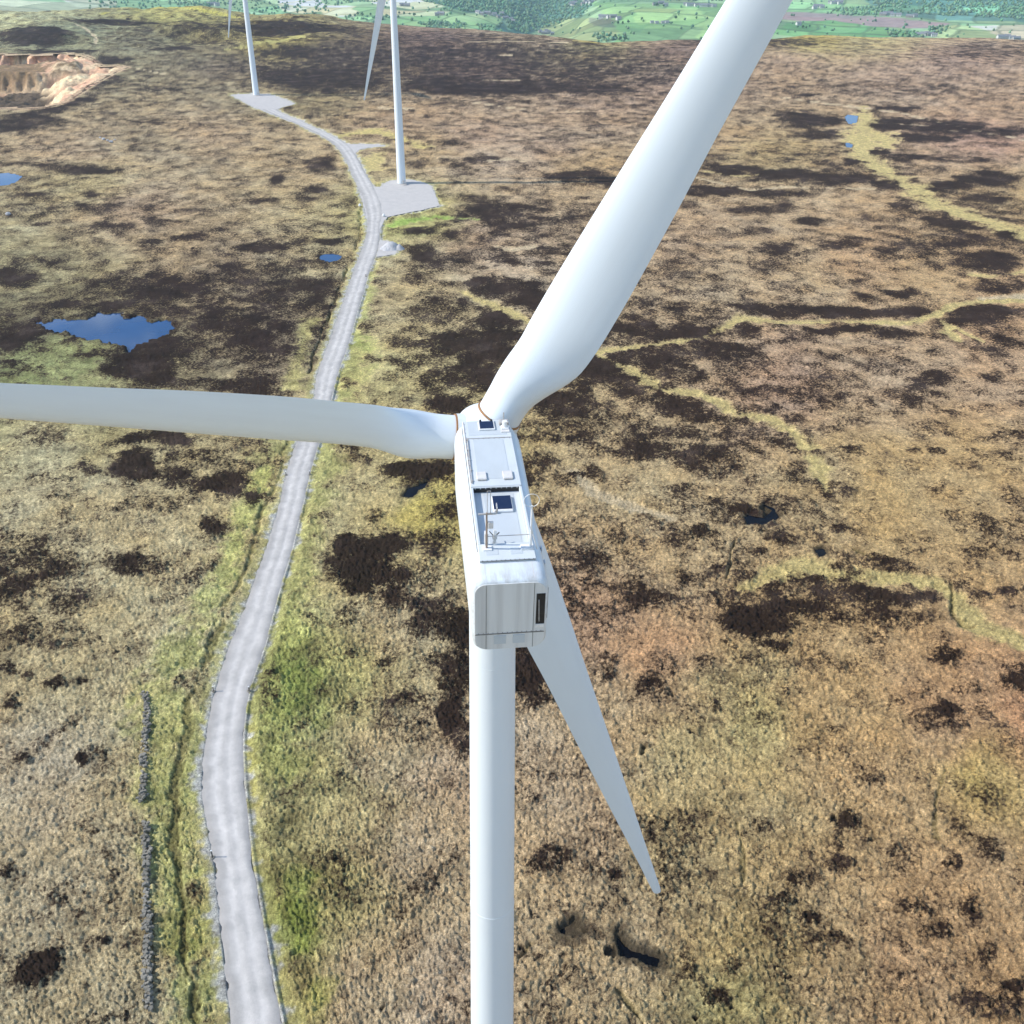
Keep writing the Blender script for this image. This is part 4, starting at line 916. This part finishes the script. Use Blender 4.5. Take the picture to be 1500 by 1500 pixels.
# land cover surveyed on the photograph: colour and outline (u, v)
COVER = [
 ((112, 150, 84), [(-400,-200),(1900,-200),(1900,120),(-400,120)]),
 ((86, 124, 92), [(-400,-200),(1900,-200),(1900,-6),(1300,-14),(900,-18),(500,-30),(-400,-30)]),
 ((178, 172, 120), [(-60,-5),(60,2),(120,5),(150,14),(60,22),(-60,24)]), ((196, 190, 140), [(90,0),(170,2),(168,13),(110,10)]),
 ((128, 172, 96), [(168,-6),(300,-4),(420,0),(412,22),(330,20),(250,14),(175,12)]),
 ((206, 202, 132), [(408,0),(470,0),(476,15),(440,20),(412,14)]), ((206, 200, 128), [(472,9),(518,8),(521,25),(478,24)]), ((208, 204, 140), [(520,-8),(600,-4),(660,8),(610,14),(555,8)]),
 ((116, 168, 84), [(522,10),(556,10),(560,28),(522,27)]), ((190, 188, 120), [(556,14),(660,16),(640,24),(566,24)]), ((124, 168, 82), [(575,25),(740,24),(730,48),(620,44),(580,36)]), ((140, 176, 92), [(640,20),(715,22),(700,32),(640,30)]),
 ((64, 108, 78), [(590,-30),(880,-30),(862,10),(846,26),(800,40),(770,52),(720,42),(742,24),(690,18),(640,6),(600,-4)]),
 ((108, 148, 96), [(735,30),(768,26),(772,40),(742,44)]),
 ((126, 146, 70), [(790,40),(820,28),(868,26),(905,34),(900,58),(850,64),(795,54)]), ((100, 112, 72), [(860,26),(930,30),(925,42),(870,38)]),
 ((110, 154, 66), [(866,4),(960,6),(1075,4),(1085,20),(1045,62),(900,62),(905,32),(880,18)]), ((132, 168, 70), [(930,14),(1020,12),(1040,26),(935,36)]), ((96, 138, 66), [(920,42),(1030,40),(1020,60),(905,60)]),
 ((110, 164, 84), [(1130,2),(1260,6),(1330,14),(1280,20),(1160,16)]), ((138, 118, 104), [(1130,17),(1215,20),(1300,26),(1390,34),(1370,42),(1250,38),(1200,32),(1135,28)]),
 ((86, 150, 62), [(1125,50),(1160,32),(1215,30),(1290,40),(1340,48),(1320,56),(1230,58)]), ((104, 158, 70), [(1190,34),(1260,38),(1240,48),(1195,44)]),
 ((150, 168, 86), [(1355,46),(1400,36),(1455,42),(1480,58),(1380,60)]), ((198, 182, 130), [(1420,38),(1500,36),(1700,44),(1700,60),(1490,58)]),
 ((72, 124, 96), [(1250,-10),(1500,-10),(1700,0),(1700,34),(1500,32),(1380,30),(1300,20)]), ((104, 168, 104), [(1400,10),(1520,8),(1520,20),(1440,22)]), ((96, 150, 92), [(1290,6),(1380,10),(1360,18),(1290,16)]),
]
WOODS = [([(590,-30),(880,-30),(862,10),(846,26),(800,40),(770,50),(745,40),(742,24),(690,18),(640,6),(600,-4)], 1.0), ([(612,34),(668,30),(690,40),(670,46),(615,44)], .9), ([(500,22),(600,26),(605,32),(500,30)], .5), ([(700,34),(735,38),(735,46),(700,46)], .8),
         ([(1250,-10),(1700,-10),(1700,30),(1500,28),(1380,24),(1300,16)], .55), ([(1220,12),(1290,10),(1300,22),(1230,22)], .8), ([(1300,44),(1345,48),(1350,56),(1300,56)], .5), ([(870,50),(930,48),(920,62),(872,62)], .45), ([(160,4),(420,2),(420,7),(160,9)], .10), ([(262,2),(312,6),(300,14),(265,12)], .5), ([(480,-6),(580,-2),(580,6),(490,4)], .5), ([(800,10),(862,12),(846,26),(800,36)], .5), ([(1360,42),(1385,36),(1385,48),(1365,52)], .6), ([(980,-8),(1100,-6),(1100,2),(980,2)], .6), ([(640,12),(662,12),(664,22),(640,22)], .6)]
VC, VR = 1150, 440
va = np.radians(np.linspace(-36, 36, VC))
vrr = np.concatenate([np.linspace(950, 2000, 60, endpoint=False), np.linspace(2000, 3500, 280, endpoint=False), np.geomspace(3500, 11500, 100)])
A, RR = np.meshgrid(va, vrr); vx = (RR * np.sin(A)).ravel(); vy = (RR * np.cos(A)).ravel(); vz = valley_h(vx, vy)
vu, vvv = survey(vx, vy, vz)
def cover(x, y, u, v):
    n = x.size; ju = (fbm(x / 60, y / 60, 3, 411) - .5) * 16; jv = (fbm(x / 60, y / 60, 3, 413) - .5) * 4
    col = np.zeros((n, 3)); col[:] = lin((112, 150, 84))
    for c, pl in COVER:
        pl = np.array(pl, float); m = np.where((u + ju > pl[:, 0].min()) & (u + ju < pl[:, 0].max()) & (v + jv > pl[:, 1].min()) & (v + jv < pl[:, 1].max()))[0]
        if not len(m): continue
        t = sst(-1.0, .6, poly_sd((u + ju)[m] * .35, (v + jv)[m], pl * np.array([.35, 1])))[:, None]
        col[m] = col[m] * (1 - t) + lin(c) * t
    # enclosed fields: each its own green, parted by walls and hedges
    ca, sa = math.cos(.35), math.sin(.35)
    fx, fy = (x * ca - y * sa) / 105 + (fbm(x / 200, y / 200, 2, 415) - .5) * .8, (x * sa + y * ca) / 190 + (fbm(x / 200, y / 200, 2, 417) - .5) * .8
    iy = np.floor(fy); off = _h(iy.astype(np.int64), iy.astype(np.int64) * 0, 5); ix = np.floor(fx + off)
    cid = _h(ix.astype(np.int64), iy.astype(np.int64), 7); c2 = _h(ix.astype(np.int64), iy.astype(np.int64), 9)
    ex = np.minimum((fx + off) - ix, 1 - (fx + off) + ix) * 105; ey = np.minimum(fy - iy, 1 - fy + iy) * 190
    moorish = (np.abs(col[:, 0] - lin((138, 118, 104))[0]) < .02) & (col[:, 1] < col[:, 0])
    col *= np.where(moorish, 1, (.68 + .64 * cid))[:, None]
    col *= np.stack([.80 + .4 * c2, np.ones(n), 1.05 + .2 * cid], 1)
    hedge = np.maximum(sst(7, 3, ex), sst(16, 8, ey)) * np.where(moorish, 0, 1) * sst(.15, .3, _h(ix.astype(np.int64) + 3, iy.astype(np.int64), 13))
    col = col * (1 - .55 * hedge[:, None]) + lin((62, 84, 50)) * .55 * hedge[:, None]
    lum = col @ np.array([.25, .65, .10]); col = col * .74 + .26 * lum[:, None] * np.array([1.05, 1.0, .9])
    return col
vc = cover(vx, vy, vu, vvv)
tag(link('valley_terrain', fast_mesh('valley_terrain', np.stack([vx, vy, vz], 1), grid_quads(VR, VC), np.clip(vc * 1.3, .01, .6)), None, M_VALLEY), kind='structure')
# spot of the valley side that the frame's point (u, v) shows
def valley_at(u, v):
    d = ray(u, v); t = np.linspace(1500, 6000, 4000); px = d[0] * t; py = d[1] * t; pz = H + d[2] * t
    b = np.where(pz - valley_h(px, py) < 0)[0]
    if not len(b): return None
    return np.array([px[b[0]], py[b[0]], valley_h(px[b[:1]], py[b[:1]])[0]])

# ---- crowns
def ico(sub=1):
    bm = bmesh.new(); bmesh.ops.create_icosphere(bm, subdivisions=sub, radius=1); V = np.array([v.co[:] for v in bm.verts]); Fc = np.array([[v.index for v in f.verts] for f in bm.faces]); bm.free(); return V, Fc
IV, IF = ico(2); IV1, IF1 = ico(1)
def crown_geo(rad, hgt, seed, V0=IV):
    r_ = np.random.default_rng(seed); d = V0 / np.linalg.norm(V0, axis=1)[:, None]
    k = 1 + .35 * (fbm(d[:, 0] * 2.2 + seed, d[:, 1] * 2.2 + d[:, 2] * 1.7, 3, seed % 97) - .5) * 2 + r_.normal(0, .07, len(d))
    return d * k[:, None] * np.array([rad, rad, hgt])
# woodland as one mass
cand_u = rng.uniform(140, 1560, 60000); cand_v = rng.uniform(-24, 64, 60000); keep = []
dens = np.zeros(60000)
for pl, dn in WOODS:
    pl = np.array(pl, float); s_ = poly_sd(cand_u * .4, cand_v, pl * np.array([.4, 1])); dens = np.maximum(dens, dn * sst(-1.5, .8, s_ + (fbm(cand_u / 14, cand_v / 4, 3, 431) - .5) * 4))
clump = fbm(cand_u / 22, cand_v / 5, 3, 433)
dens = np.maximum(dens * sst(.28, .5, clump + .25 * (dens > .9)), .02)
sel = np.where(rng.random(60000) < dens * .5)[0]
cu = np.concatenate([cand_u[sel], rng.uniform(130, 500, 260)]); cv = np.concatenate([cand_v[sel], rng.uniform(-2, 24, 260)])
# cast all rays at once
D = FW[None] + RT[None] * ((cu - 750) / F)[:, None] + DN[None] * ((cv - 750) / F)[:, None]
tt = np.linspace(1800, 5200, 1100); hit = np.full(len(cu), np.nan)
for t in tt:
    px, py, pz = D[:, 0] * t, D[:, 1] * t, H + D[:, 2] * t
    m = np.isnan(hit) & (pz < valley_h(px, py)); hit[m] = t
ok = ~np.isnan(hit); bx, by = (D[:, 0] * hit)[ok], (D[:, 1] * hit)[ok]; bz = valley_h(bx, by)
vs, fs, cs = [], [], []
for i in range(len(bx)):
    rad = rng.uniform(2.0, 4.0) * (1.3 if rng.random() < .2 else 1); g = crown_geo(rad, rad * rng.uniform(.8, 1.15), i + 1, IV1)
    vs.append(g + np.array([bx[i], by[i], bz[i] + rad * .75])); fs.append(IF1 + i * len(IV1))
    c = lin((104, 136, 100)) * rng.uniform(.55, 1.4) * np.array([rng.uniform(.8, 1.3), 1, rng.uniform(.8, 1.2)]); cs.append(np.repeat(c[None], len(IV1), 0))
wood = link('woodland', fast_mesh('woodland', np.concatenate(vs), np.concatenate(fs), np.concatenate(cs), False), None, M_LEAF)
tag(wood, 'far woods of rounded broadleaf trees filling the clough and hedgerows across the valley', 'woodland', kind='stuff')

# ---- single trees in the fields below the brow
def tree_meshes(k):
    r_ = np.random.default_rng(50 + k); vs, fs, cs = [], [], []; n = 0
    for j in range(26):
        a = r_.uniform(0, 6.28); q = r_.uniform(0, 1) ** .6 * 4.2; zz = r_.uniform(3.0, 9.5); q *= math.sqrt(max(.1, 1 - ((zz - 6) / 4.6) ** 2))
        rad = r_.uniform(1.0, 2.0); g = crown_geo(rad, rad * .8, j + 40 * k, IV1); vs.append(g + np.array([q * math.cos(a), q * math.sin(a), zz])); fs.append(IF1 + n); n += len(IV1)
        cs.append(np.repeat((lin((58, 90, 44)) * r_.uniform(.55, 1.5))[None], len(IV1), 0))
    crown = fast_mesh('crown', np.concatenate(vs), np.concatenate(fs), np.concatenate(cs), False); crown.materials.append(M_LEAF)
    b = MB().tube((0, 0, -.5), (.1, .1, 4), .45, .3, 8)
    for j in range(4): b.tube((.1, .1, 3.2 + .4 * j), (2.6 * math.cos(j * 1.7), 2.6 * math.sin(j * 1.7), 6.0 + .5 * j), .2, .07, 6)
    tr = b.mesh('trunk', 40); tr.materials.append(M_BARK)
    return crown, tr
TM = [tree_meshes(k) for k in range(4)]
def tree(u, v, sc, label, group=None):
    p = valley_at(u, v)
    if p is None: return
    k = int(rng.integers(4)); t = empty('tree', p, rng.uniform(0, 6.28)); t.scale = (sc, sc, sc * rng.uniform(.85, 1.15))
    c = bpy.data.objects.new('crown', TM[k][0]); COL.objects.link(c); c.parent = t
    r_ = bpy.data.objects.new('trunk', TM[k][1]); COL.objects.link(r_); r_.parent = t
    tag(t, label, 'tree', group)
for u, v in [(404,15),(418,19),(436,20),(447,19),(460,22),(524,22),(531,24),(543,23),(585,21),(592,22),(600,22),(607,24),(655,24),(680,24),(330,9),(342,10),(370,14),(300,8),(286,12),(262,11)]:
    tree(u, v, rng.uniform(.6, 1.0), 'broadleaf tree in a hedge line between the pale fields beyond the brow', 'hedgerow trees on the left of the valley')
for u, v in [(893,56),(901,57),(908,59),(884,58),(916,60),(1168,41),(1176,42),(1181,42),(1186,40),(1312,53),(1322,54),(1331,55),(1340,53),(1368,46),(1376,42),(905,36),(912,36),(920,34),(940,30),(1020,28),(1036,29),(962,9),(972,10),(958,8),(990,28)]:
    tree(u, v, rng.uniform(.6, 1.0), 'broadleaf tree standing on the green slopes right of the wooded clough', 'trees on the green slopes right of the clough')

# ---- houses
def house_mesh(L, W, Hh, wall, k):
    b = MB(); z1 = Hh; z2 = Hh + W * .38
    b.add([(-L/2,-W/2,-3),(L/2,-W/2,-3),(L/2,W/2,-3),(-L/2,W/2,-3),(-L/2,-W/2,z1),(L/2,-W/2,z1),(L/2,W/2,z1),(-L/2,W/2,z1),(-L/2,0,z2),(L/2,0,z2)],
          [(0,1,5,4),(2,3,7,6),(1,2,6,9,5),(3,0,4,8,7)])
    nw = len(b.f); o = .5
    b.add([(-L/2-o,-W/2-o,z1-.25),(L/2+o,-W/2-o,z1-.25),(L/2+o,0,z2+.15),(-L/2-o,0,z2+.15),(-L/2-o,W/2+o,z1-.25),(L/2+o,W/2+o,z1-.25),(-L/2-o,-W/2-o,z1-.02),(L/2+o,-W/2-o,z1-.02),(L/2+o,0,z2+.4),(-L/2-o,0,z2+.4),(-L/2-o,W/2+o,z1-.02),(L/2+o,W/2+o,z1-.02)],
          [(6,7,8,9),(9,8,11,10),(0,3,2,1),(3,4,5,2),(0,1,7,6),(4,10,11,5),(0,6,9,3),(3,9,10,4),(1,2,8,7),(2,5,11,8)])
    b.box(L/2-1.4, L/2-.4, -.5, .5, z2-.2, z2+1.3)
    nr = len(b.f); 
    for i in range(max(2, int(L / 3.5))):
        x = -L/2 + (i + .5) * L / max(2, int(L / 3.5))
        for zz in (1.0, 3.4):
            if zz + 1.3 < z1: b.box(x - .5, x + .5, -W/2 - .04, -W/2 + .1, zz, zz + 1.2)
    me = b.mesh('house'); me.materials.append(wall); me.materials.append(M_HROOF); me.materials.append(M_DARK)
    for i, p in enumerate(me.polygons): p.material_index = 0 if i < nw else (1 if i < nr else 2)
    return me
HM = [house_mesh(13, 8, 5.2, M_HWALL, 0), house_mesh(18, 8, 5.0, M_HSTONE, 1), house_mesh(26, 9, 5.4, M_HWALL, 2), house_mesh(10, 7, 5.0, M_HSTONE, 3)]
def house(u, v, k, rz, label, group=None, sc=1.0):
    p = valley_at(u, v)
    if p is None: return
    o = bpy.data.objects.new('house', HM[k]); COL.objects.link(o); o.location = p; o.rotation_euler = (0, 0, R(rz)); o.scale = (sc,) * 3
    tag(o, label, 'house', group)
house(1169.5, 37, 0, 20, 'lone white house beside dark trees on the green hill right of the raised blade')
for u, v, k in [(791,48,3),(797,50,1),(803,49,0),(809,51,3),(800,47,3)]: house(u, v, k, rng.uniform(-40, 40), 'grey stone house in the cluster by the mouth of the wooded clough', 'stone houses at the clough mouth')
for i in range(26):
    t = rng.uniform(0, 1); house(836 + 48 * t + rng.normal(0, 3), 9 - 12 * t + rng.normal(0, 1.6), int(rng.integers(0, 4)), rng.uniform(-20, 60), 'small pale house in the hillside village above the wooded clough', 'houses of the hillside village')
for u, v, k in [(884,26.5,2),(892,27,0),(898,26,1),(906,29,0)]: house(u, v, k, rng.uniform(-20, 30), 'pale farm building in the row on the brow of the rough hill', 'farm buildings on the rough hill')
for u, v in [(955,34),(962,34.5),(971,34.5),(977,34)]: house(u, v, 0, 8, 'small white building in the row across the middle of the green fields', 'white row in the green fields', .7)
for u, v, k in [(1004,8,0),(1011,9,2),(1020,9.5,0),(1030,10,2),(1040,10,0),(1046,10.5,0),(968,6,1),(960,8,1),(975,9,0)]: house(u, v, k, rng.uniform(-15, 25), 'pale house in the lane of houses along the top edge of the green fields', 'houses along the upper lane')
for u, v, k in [(1193,13,0),(1198,11,2),(1204,12,0),(1220,6,0),(1228,5,2),(1216,5.5,0),(1230,6.5,0)]: house(u, v, k, rng.uniform(-25, 25), 'white farmhouse among trees right of the raised blade near the top of the view', 'white farmhouses right of the raised blade')
for u, v, k in [(1293,23,1),(1300,22,2),(1307,24,0),(1316,24,0),(1332,26,1),(1340,25,0)]: house(u, v, k, rng.uniform(-25, 25), 'pale house in the string of houses above the brown moor strip', 'houses above the brown moor strip')
for u, v, k in [(1346,53,1),(1352,52,0),(1357,51,3),(1362,52.5,1),(1368,54,0)]: house(u, v, k, rng.uniform(-25, 25), 'stone farm building in the yard just beyond the far brow', 'farmyard beyond the brow')
for u, v, k in [(1468,57,2),(1475,56,0),(1482,58,0),(1488,59,1)]: house(u, v, k, rng.uniform(-25, 25), 'pale building in the group at the right edge beyond the brow', 'buildings at the right edge')
for u, v, k in [(590,9,1),(596,9.5,1),(640,23,3),(646,22,1),(700,20,0),(706,22,3),(714,21,1),(724,23,0),(730,26,3),(740,28,1),(748,30,0),(752,33,3),(735,22,0),(312,8,1),(318,9,0),(306,8,3)]:
    house(u, v, k, rng.uniform(-40, 40), 'small house on the valley floor left of the wooded clough', 'houses on the valley floor')

# ================================================================== SMALL THINGS ON THE MOOR
# ---- broken dry stone wall left of the track
def wall_piece(pts, label):
    p = P2(pts); c = catmull(p, 6); L = np.concatenate([[0], np.cumsum(np.linalg.norm(np.diff(c, axis=0), axis=1))])
    r_ = np.random.default_rng(len(pts) + int(pts[0][1])); b = MB(); s = 0.0
    o = c[0]; 
    while s < L[-1]:
        x, y = np.interp(s, L, c[:, 0]), np.interp(s, L, c[:, 1])
        hgt = .75 * (.35 + .9 * vn(np.array([s / 3.0]), np.array([1.5]), 77)[0])
        z = 0.0
        if vn(np.array([s / 2.1]), np.array([7.5]), 79)[0] < .30: hgt = .2
        while z < hgt:
            for side in (-.22, .20):
                if r_.random() < .25: continue
                sx, sy, sz = r_.uniform(.14, .34), r_.uniform(.14, .26), r_.uniform(.09, .17)
                ox, oy = x + side + r_.normal(0, .15), y + r_.normal(0, .16); a = r_.uniform(0, 3.14); ca, sa = math.cos(a), math.sin(a)
                q = []
                for zz, kk in ((-sz, 1), (sz, .82)):
                    for dx, dy in ((-sx, -sy), (sx, -sy * .8), (sx * .85, sy), (-sx * .9, sy * .9)):
                        dx = dx * kk * r_.uniform(.8, 1.15); dy = dy * kk * r_.uniform(.8, 1.15)
                        q.append((ox + dx * ca - dy * sa - o[0], oy + dx * sa + dy * ca - o[1], z + .12 + zz + r_.normal(0, .025)))
                b.add(q, [(0,3,2,1),(4,5,6,7),(0,1,5,4),(1,2,6,5),(2,3,7,6),(3,0,4,7)])
            z += .26
        s += .42
    w_ = b.build('dry_stone_wall', M_STONE); w_.location = (o[0], o[1], .1)
    tag(w_, label, 'stone wall', 'broken wall left of the track')
wall_piece([(213,1019),(216,1050),(212,1092),(211,1128)], 'farther stretch of ruined grey dry stone wall on the bright green strip left of the track')
wall_piece([(211,1138),(211,1160),(206,1178)], 'shortest stretch of ruined grey dry stone wall, between the two longer stretches')
wall_piece([(214,1210),(217,1260),(214,1300),(217,1360),(216,1420),(217,1455),(221,1487)], 'longest and nearest stretch of ruined grey dry stone wall left of the track')

# ---- marker posts along the track
def post(u, v, h, label, mat=M_WOOD, r=.07):
    p = at(u, v); e = empty('marker_post', (p[0], p[1], -.1), rng.uniform(0, 1.5))
    MB().box(-r, r, -r, r, 0, h + .1, .02).build('shaft', mat, e)
    MB().box(-r * 1.25, r * 1.25, -r * 1.25, r * 1.25, h + .08, h + .2, .02).build('cap', M_WHITE if mat is M_WOOD else mat, e)
    MB().ring((0, 0, .12), .22, .12, 10, 6).build('footing', M_STONE, e)
    tag(e, label, 'marker post', 'marker posts along the track')
post(313, 1013, 1.0, 'dark marker post on the left edge of the track where it bends')
post(311.5, 1256, 1.25, 'nearest dark marker post on the left edge of the track')
post(419, 696, .8, 'short dark post on the left edge of the track just below the horizontal blade')
post(454, 695, .8, 'short dark post on the right edge of the track just below the horizontal blade')
post(536, 405, .9, 'dark post at the right edge of the track below the stone heap')
post(365, 1012, .8, 'short post in the grass on the right edge of the track at its bend')
def marker_stone(u, v, label):
    p = at(u, v); g = crown_geo(.55, .7, int(u), IV); b = MB().add([tuple(q) for q in g + np.array([0, 0, .35])], [tuple(int(i) for i in f) for f in IF])
    o = b.build('marker_stone', M_WHITE); o.location = (p[0], p[1], 0); tag(o, label, 'boulder', 'white stones by the gravel pad')
marker_stone(527, 302, 'white painted stone by the ditch left of the track junction')
marker_stone(562, 317, 'white painted stone at the lower corner of the wide gravel pad')

# ---- heap of crushed stone in the lay-by
hp = at(573, 363); nx = 46
hx, hy = np.meshgrid(np.linspace(-5, 5, nx), np.linspace(-5, 5, nx)); hx = hx.ravel(); hy = hy.ravel()
hr = np.hypot(hx / 1.15, hy) + (fbm(hx / 1.6 + 9, hy / 1.6, 4, 501) - .5) * 1.6
hz = np.clip(2.5 - .74 * hr, -.3, 2.2) + (fbm(hx / .5, hy / .5, 3, 503) - .5) * .22
hz = np.maximum(hz, 1.5 * np.clip(1 - np.hypot(hx - 3.0, hy + .6) / 1.9, 0, 1) * 1.3 - .25)
q = grid_quads(nx, nx); q = q[np.any(hz[q] > -.12, axis=1)]
hv_ = np.stack([hx, hy, hz], 1); used = np.unique(q); mp_ = np.full(len(hv_), -1); mp_[used] = np.arange(len(used))
ho = link('stone_heap', fast_mesh('stone_heap', hv_[used], mp_[q]), None, M_HEAP); ho.location = (hp[0], hp[1], .02)
tag(ho, 'pointed heap of pale crushed stone in the lay-by beside the track', 'stone heap')
# ---- cairn on the brow
cp = at(461, 27.5); b = MB(); r_ = np.random.default_rng(3)
for i in range(60):
    a = r_.uniform(0, 6.28); zz = r_.uniform(0, 3.2); q = r_.uniform(0, 1) * 1.6 * (1 - zz / 4); s_ = r_.uniform(.25, .5)
    b.box(q * math.cos(a) - s_, q * math.cos(a) + s_, q * math.sin(a) - s_ * .8, q * math.sin(a) + s_ * .8, zz - .3, zz + .3, .08)
o = b.build('cairn', M_STONE); o.location = (cp[0], cp[1], 0); tag(o, 'small dark cairn standing on the brow against the pale fields', 'cairn')
# ---- pale boulders in the grass by the quarry side
for i, (u, v, s_) in enumerate([(152,205,.9),(158,207,.7),(163,209,1.0),(147,203,.6),(168,206,.5),(12,315,1.0)]):
    p = at(u, v); g = crown_geo(s_, s_ * .6, 90 + i, IV); b = MB().add([tuple(q) for q in g + np.array([0, 0, .3])], [tuple(int(k) for k in f) for f in IF])
    o = b.build('boulder', M_HEAP); o.location = (p[0], p[1], .2); tag(o, 'pale boulder in the grass between the quarry and the pool at the left edge' if i < 5 else 'pale boulder alone in the grass near the left edge, below the pool there', 'boulder', 'pale boulders in the grass' if i < 5 else None)

# ================================================================== LIGHT, AIR, CAMERA
SUN_EL, SUN_AZ = 38.0, -94.0            # azimuth from the view direction (+Y), clockwise: the sun stands to the left, a little behind
s_dir = Vector((math.sin(R(SUN_AZ)) * math.cos(R(SUN_EL)), math.cos(R(SUN_AZ)) * math.cos(R(SUN_EL)), math.sin(R(SUN_EL))))
sun = bpy.data.lights.new('sun', 'SUN'); sun.energy = 3.2; sun.angle = R(0.53); sun.color = (1.0, 0.95, 0.885)
so = bpy.data.objects.new('sun', sun); COL.objects.link(so)
so.rotation_euler = (-s_dir).to_track_quat('-Z', 'Y').to_euler(); so.location = (-300, 0, 400)
w = bpy.data.worlds.new('World'); scene.world = w; w.use_nodes = True
nt = w.node_tree; bg = nt.nodes['Background']
sky = nt.nodes.new('ShaderNodeTexSky'); sky.sky_type = 'NISHITA'; sky.sun_disc = False
sky.sun_elevation = R(SUN_EL); sky.sun_rotation = R(SUN_AZ); sky.altitude = 400; sky.air_density = 1.0; sky.dust_density = 0.3; sky.ozone_density = 3.0
# broken fair-weather cloud, seen only in the pools and as soft fill light
tcw = nt.nodes.new('ShaderNodeTexCoord'); mpw = nt.nodes.new('ShaderNodeMapping'); mpw.inputs['Scale'].default_value = (1, 1, 2.6)
nt.links.new(tcw.outputs['Generated'], mpw.inputs[0])
cl = nt.nodes.new('ShaderNodeTexNoise'); cl.inputs['Scale'].default_value = 9.0; cl.inputs['Detail'].default_value = 7; cl.inputs['Roughness'].default_value = .58
nt.links.new(mpw.outputs[0], cl.inputs['Vector'])
clr = ramp(nt, cl.outputs['Fac'], [(0.52, 0.0), (0.70, 0.85)])
mixs = mixc(nt, clr, sky.outputs[0], (6.2, 7.2, 8.4))
nt.links.new(mixs, bg.inputs[0]); bg.inputs[1].default_value = 0.15
scene.view_settings.view_transform = 'Standard'; scene.view_settings.look = 'None'; scene.view_settings.gamma = 1.0
scene.view_settings.exposure = EXPOSURE if 'EXPOSURE' in globals() else 0.0

# the air: a thin even blue haze round everything
hb = MB().box(-7200, 7200, -1500, 11800, float(vz.min()) - 1.0, 136).build('haze', None)
hm_ = bpy.data.materials.new('air'); hm_.use_nodes = True; hn = hm_.node_tree; hn.nodes.clear()
ho_ = hn.nodes.new('ShaderNodeOutputMaterial'); hv2 = hn.nodes.new('ShaderNodeVolumePrincipled')
hv2.inputs['Color'].default_value = (0.62, 0.82, 1.0, 1); hv2.inputs['Density'].default_value = HAZE; hv2.inputs['Anisotropy'].default_value = 0.2
hn.links.new(hv2.outputs[0], ho_.inputs['Volume']); hb.data.materials.clear(); hb.data.materials.append(hm_)
tag(hb, kind='stuff')

cam = bpy.data.cameras.new('camera'); co = bpy.data.objects.new('camera', cam); COL.objects.link(co)
cam.sensor_fit = 'HORIZONTAL'; cam.sensor_width = 36.0; cam.lens = F / 1500.0 * 36.0
cam.clip_start = 0.5; cam.clip_end = 40000
co.matrix_world = Matrix(((RT[0], -DN[0], -FW[0], 0), (RT[1], -DN[1], -FW[1], 0), (RT[2], -DN[2], -FW[2], H), (0, 0, 0, 1)))
scene.camera = co
scene.cycles.max_bounces = 6; scene.cycles.diffuse_bounces = 2; scene.cycles.glossy_bounces = 3; scene.cycles.volume_bounces = 1
